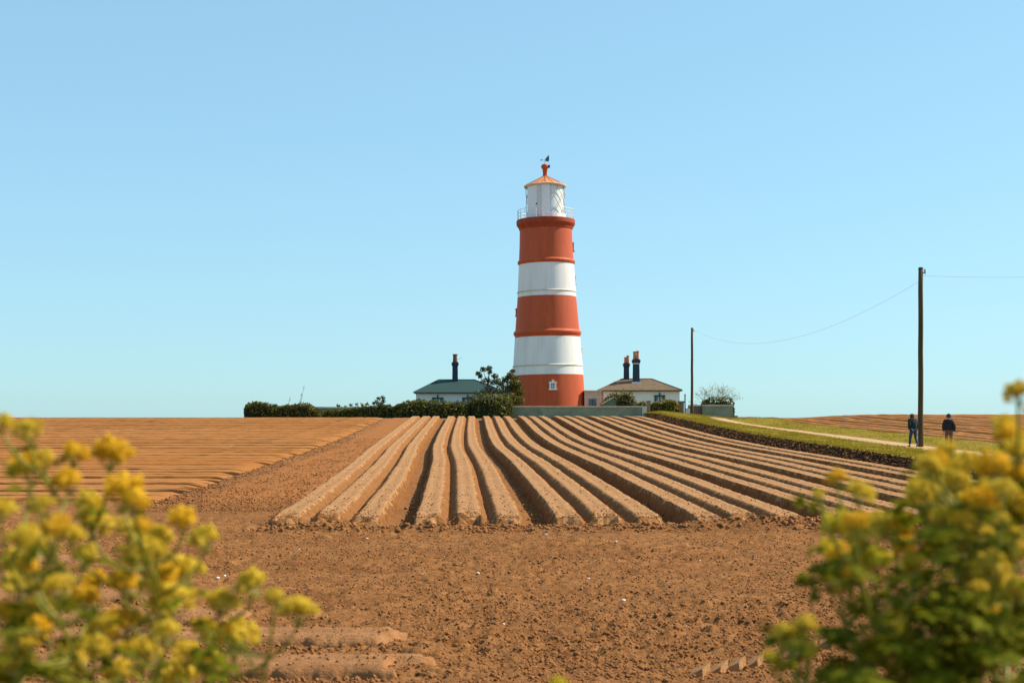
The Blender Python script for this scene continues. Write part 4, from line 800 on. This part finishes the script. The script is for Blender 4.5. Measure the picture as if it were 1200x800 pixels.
# ------------------------------------------------------------------ foreground flowering plants
def umbel_mesh(seed, m, stemm):
    g = np.random.default_rng(seed); V = []; Fc = []; MI = []; n = 0
    rays = MB(); c = Vector((0, 0, -.030)); N = 14; P = []; quads = []
    for i in range(N):
        ct = 1 - (i + .5) / N * 1.25; st = math.sqrt(max(0, 1 - ct * ct)); a = i * 2.39996 + seed
        d = Vector((st * math.cos(a), st * math.sin(a), ct * .92)); q = d * .0225 * float(g.uniform(.75, 1.2)); rays.tube([c, c.lerp(q, .5) + Vector((0, 0, -.002)), q], .0007, 3, False)
        k = 60; s = g.normal(size=(k, 3)); s /= np.linalg.norm(s, axis=1)[:, None]; s *= .0072 * g.uniform(.5, 1.15, (k, 1)); P.append(s + np.array(q))
        nb = len(rays.v)
    rn = len(rays.f)
    P = np.concatenate(P); v, f = leafquads(P, .0036, seed + 3)
    core = MB().lathe([(.0, -.006), (.009, -.005), (.0135, .002), (.0125, .008), (.008, .0125), (.0, .0145)], 8); nv = len(v)
    v = np.concatenate([v, np.array(core.v)]); f = [tuple(q) for q in f] + [tuple(i + nv for i in q) for q in core.f]
    v0 = np.array([tuple(p) for p in rays.v]); allv = np.concatenate([v0, v]); me = bpy.data.meshes.new('flower_head')
    me.from_pydata([tuple(p) for p in allv], [], [tuple(q) for q in rays.f] + [tuple(int(x) + len(v0) for x in q) for q in f]); me.materials.append(stemm); me.materials.append(m)
    mi = np.zeros(len(me.polygons), dtype=np.int32); mi[rn:] = 1; me.polygons.foreach_set('material_index', mi); me.update(); return me
UM = [umbel_mesh(1, M['umbel'], M['stem']), umbel_mesh(2, M['umbel2'], M['stem']), umbel_mesh(3, M['umbel'], M['stem']), umbel_mesh(4, M['umbelg'], M['stem'])]
def leaflet(mb, base, d, up, L, w):
    side = d.cross(up).normalized(); n = 6; rows_ = []
    for i in range(n + 1):
        t = i / n; ww = w * (math.sin(math.pi * (t ** .75)) ** .8) * (1 + (.12 if i % 2 else -.10)) if 0 < i < n else .001
        c = base + d * (L * t) + up * (-.18 * L * t * t); rows_.append((c - side * ww + up * .18 * ww, c, c + side * ww + up * .18 * ww))
    vs = [p for r_ in rows_ for p in r_]; fs = []
    for i in range(n):
        for k in range(2): fs.append((3*i + k, 3*i + k + 1, 3*i + k + 4, 3*i + k + 3))
    mb.add(vs, fs)
def leaf_mesh(seed):
    g = random.Random(seed); mb = MB(); up = Vector((0, 0, 1)); p0 = Vector((0, 0, 0)); p1 = Vector((0, .035, .012)); mb.tube([p0, p1], .0013, 4)
    for k, a in enumerate((-1.1, 0, 1.1)):
        d = Vector((math.sin(a), math.cos(a), g.uniform(-.1, .25))).normalized(); q = p1 + d * .018; mb.tube([p1, q], .001, 3, False)
        for j, b in enumerate((-.85, 0, .85)):
            e = Vector((math.sin(a + b), math.cos(a + b), g.uniform(-.3, .2))).normalized(); leaflet(mb, q, e, up, g.uniform(.034, .044) * (1.15 if j == 1 else .85), g.uniform(.011, .014))
    me = bpy.data.meshes.new('leaf'); me.from_pydata([tuple(v) for v in mb.v], [], mb.f); me.materials.append(M['leaf']); return me
LM = [leaf_mesh(s) for s in (1, 2, 3)]
def plant(label, rootpx, Yr, heads, seed, nleaf, extra=(), lscale=1.0, umix=(0, 1, 2, 3), fill=.35):
    g = random.Random(seed); gr = zf(PX(rootpx, Yr), Yr); root = Vector((PX(rootpx, Yr), Yr, gr)); e = empty('flowering_plant', root); tag(e, label, 'plant', 'yellow flowering plants in the foreground')
    H = []; heads = list(heads) + [(x + g.uniform(-26, 26), y + g.uniform(6, 40), d * g.uniform(.55, 1.0)) for (x, y, d) in heads if g.random() < fill]
    for (x, y, d) in heads:
        Yh = Yr + g.uniform(-.28, .28); H.append((at(x, y, Yh), d * Yh / F, x, y))
    top = sum((h[0] for h in H), Vector()) / len(H); zlow = min(h[0].z for h in H)
    nodes = [root.copy()]; par = [-1]; cr = root.lerp(Vector((top.x, top.y, zlow - .12)), 1)
    for i in range(1, 8):
        t = i / 7; p = root.lerp(cr, t) + Vector((g.uniform(-.012, .012), g.uniform(-.012, .012), 0)); p.x = root.x + (cr.x - root.x) * t ** 1.5; nodes.append(p); par.append(len(nodes) - 2)
    trunk_end = len(nodes) - 1; paths = []; st = MB()
    st.tube(nodes, [.0115 - .004 * i / 7 for i in range(8)], 8)
    for (p, d, x, y) in sorted(H, key=lambda h: (h[0] - cr).length):
        base = p - Vector((0, 0, d * .55)); best = None
        for i, n in enumerate(nodes):
            if i < 3: continue
            dv = base - n; dz = dv.z
            if dz < .012: continue
            hz = math.hypot(dv.x, dv.y); cost = dv.length + max(0, hz - dz * 1.3) * 1.5 + (.05 if dv.length < .05 else 0)
            if best is None or cost < best[0]: best = (cost, i)
        i = best[1] if best else trunk_end
        a = nodes[i]; c1 = a.lerp(base, .35) + Vector(((base.x - a.x) * .18, (base.y - a.y) * .18, -.02 * (base - a).length)); c2 = a.lerp(base, .72) + Vector(((base.x - a.x) * .16, (base.y - a.y) * .16, 0))
        L = (base - a).length; r0 = min(.0062, .0026 + .009 * L); st.tube([a, c1, c2, base, p - Vector((0, 0, d * .3))], [r0, r0 * .85, .0026, .0022, .0020], 6)
        for q in (c1, c2): nodes.append(q); par.append(i)
    st.v = [tuple(Vector(v) - root) for v in st.v]
    for (p, d, x, y) in H:
        o = inst('flower_head', UM[umix[g.randrange(len(umix))]], e); o.location = p - root; s = d / .045; o.scale = (s * g.uniform(.9, 1.08), s * g.uniform(.9, 1.08), s * g.uniform(.85, 1.05))
        o.rotation_euler = (g.uniform(-.4, .4), g.uniform(-.4, .4), g.uniform(0, 6.28))
    spots = []
    for k in range(nleaf):
        i = g.randrange(4, len(nodes)); n = nodes[i]; spots.append((n, n + Vector((g.uniform(-.05, .05), g.uniform(-.05, .05), g.uniform(-.01, .03)))))
    for (x0, y0, x1, y1, cnt) in extra:
        for k in range(cnt):
            Yl = Yr + g.uniform(-.3, .3); q = at(g.uniform(x0, x1), g.uniform(y0, y1), Yl); n = min(nodes[2:], key=lambda n: (n - q).length + (0.3 if n.z > q.z else 0)); spots.append((n, q))
    for n, q in spots:
        if (q - n).length > .05:
            m1 = n.lerp(q, .5) + Vector((0, 0, -.01)); stv = [n - root, m1 - root, q - root]; st.tube(stv, [.0024, .002, .0016], 5, False)
        o = inst('leaf', LM[g.randrange(3)], e); o.location = q - root; dirv = (q - n); az = math.atan2(-dirv.x, dirv.y) + g.uniform(-.7, .7) if dirv.length > .01 else g.uniform(0, 6.28)
        s = g.uniform(.7, 1.25) * lscale; o.scale = (s, s, s); o.rotation_euler = (g.uniform(-.6, .5), g.uniform(-.5, .5), az)
    st.build('stem', M['stem'], e, True)
    return e
LEFT_A = [(34, 504, 27), (4, 496, 22), (88, 532, 28), (34, 548, 40), (79, 564, 30), (2, 597, 26), (67, 618, 30), (34, 633, 36), (20, 656, 30), (27, 687, 44), (67, 687, 30), (31, 737, 46), (83, 777, 52), (2, 786, 32), (50, 592, 24), (8, 720, 34), (100, 650, 26), (52, 715, 30), (20, 775, 34), (112, 760, 28)]
LEFT_B = [(130, 532, 38), (146, 577, 40), (106, 593, 32), (110, 613, 34), (160, 590, 26), (187, 629, 28), (214, 609, 30), (238, 631, 32), (169, 651, 42), (144, 683, 32), (216, 669, 40), (200, 705, 42), (124, 737, 42), (166, 764, 38), (205, 791, 46), (152, 622, 26), (180, 690, 26), (100, 700, 30), (150, 725, 28), (140, 790, 36)]
LEFT_C = [(295, 683, 36), (349, 714, 34), (259, 705, 32), (277, 746, 42), (322, 700, 22), (220, 764, 30), (250, 775, 28), (240, 735, 26)]
RIGHT_A = [(981, 561, 22), (1008, 577, 30), (988, 620, 38), (1028, 615, 32), (1051, 620, 36), (1060, 642, 28), (1026, 656, 36), (983, 651, 28), (1006, 647, 30), (1000, 675, 26), (1044, 730, 24), (1070, 660, 24), (985, 690, 22)]
RIGHT_B = [(1108, 529, 24), (1098, 540, 24), (1132, 548, 36), (1090, 546, 30), (1096, 564, 36), (1118, 575, 38), (1152, 588, 36), (1094, 645, 24), (1123, 665, 24), (1080, 585, 24), (1128, 610, 24), (1145, 625, 26), (1108, 605, 26), (1090, 610, 20)]
RIGHT_C = [(1193, 460, 28), (1177, 498, 26), (1181, 512, 30), (1163, 548, 36), (1195, 530, 26), (1190, 557, 30), (1175, 575, 28), (1190, 651, 36), (1161, 665, 36), (1145, 687, 32), (1168, 696, 28), (1196, 600, 30), (1180, 620, 26), (1195, 690, 30), (1170, 720, 22), (1198, 575, 26)]
plant('flowering plant at the left edge of the picture, its heads reaching the skyline', 10, 2.35, LEFT_A, 1, 26, ((0, 640, 90, 800, 26), (0, 560, 60, 800, 10)), .5, (0, 0, 1, 2), .4)
plant('flowering plant second from the left, tallest head over the row field', 120, 2.45, LEFT_B, 2, 26, ((60, 660, 200, 800, 18),), .5, (0, 0, 1, 2), .35)
plant('lower flowering plant leaning right over the near soil rows on the left', 215, 2.5, LEFT_C, 3, 14, ((225, 730, 290, 800, 10),), .45, (0, 2), .15)
plant('dense flowering plant on the right with dark leaves below, nearest the soil', 1035, 2.35, RIGHT_A, 4, 18, ((985, 650, 1080, 800, 50), (1000, 720, 1090, 800, 46)), .7, (0, 1, 2, 3), .8)
plant('flowering plant hiding the near end of the bank, right of centre', 1105, 2.5, RIGHT_B, 5, 16, ((1075, 590, 1150, 800, 52), (1060, 700, 1150, 800, 54)), .7, (0, 0, 1, 2), 1.0)
plant('tall flowering plant at the right edge with a head above the skyline', 1190, 2.4, RIGHT_C, 6, 16, ((1140, 600, 1200, 800, 44), (1120, 700, 1200, 800, 50)), .7, (0, 0, 1, 2), 1.0)
plant('small flowering plant with a short leafy tip right of the tyre prints', 925, 2.3, [(918, 741, 22), (943, 732, 24), (930, 745, 18), (948, 760, 20)], 7, 6, ((918, 750, 948, 800, 14),), .5, (3, 3, 0))
plant('tiny green plant tip peeping over the bottom edge near the middle', 654, 2.3, [(653, 802, 18), (662, 806, 16)], 8, 3, ((650, 808, 660, 820, 3),), .35, (3,))
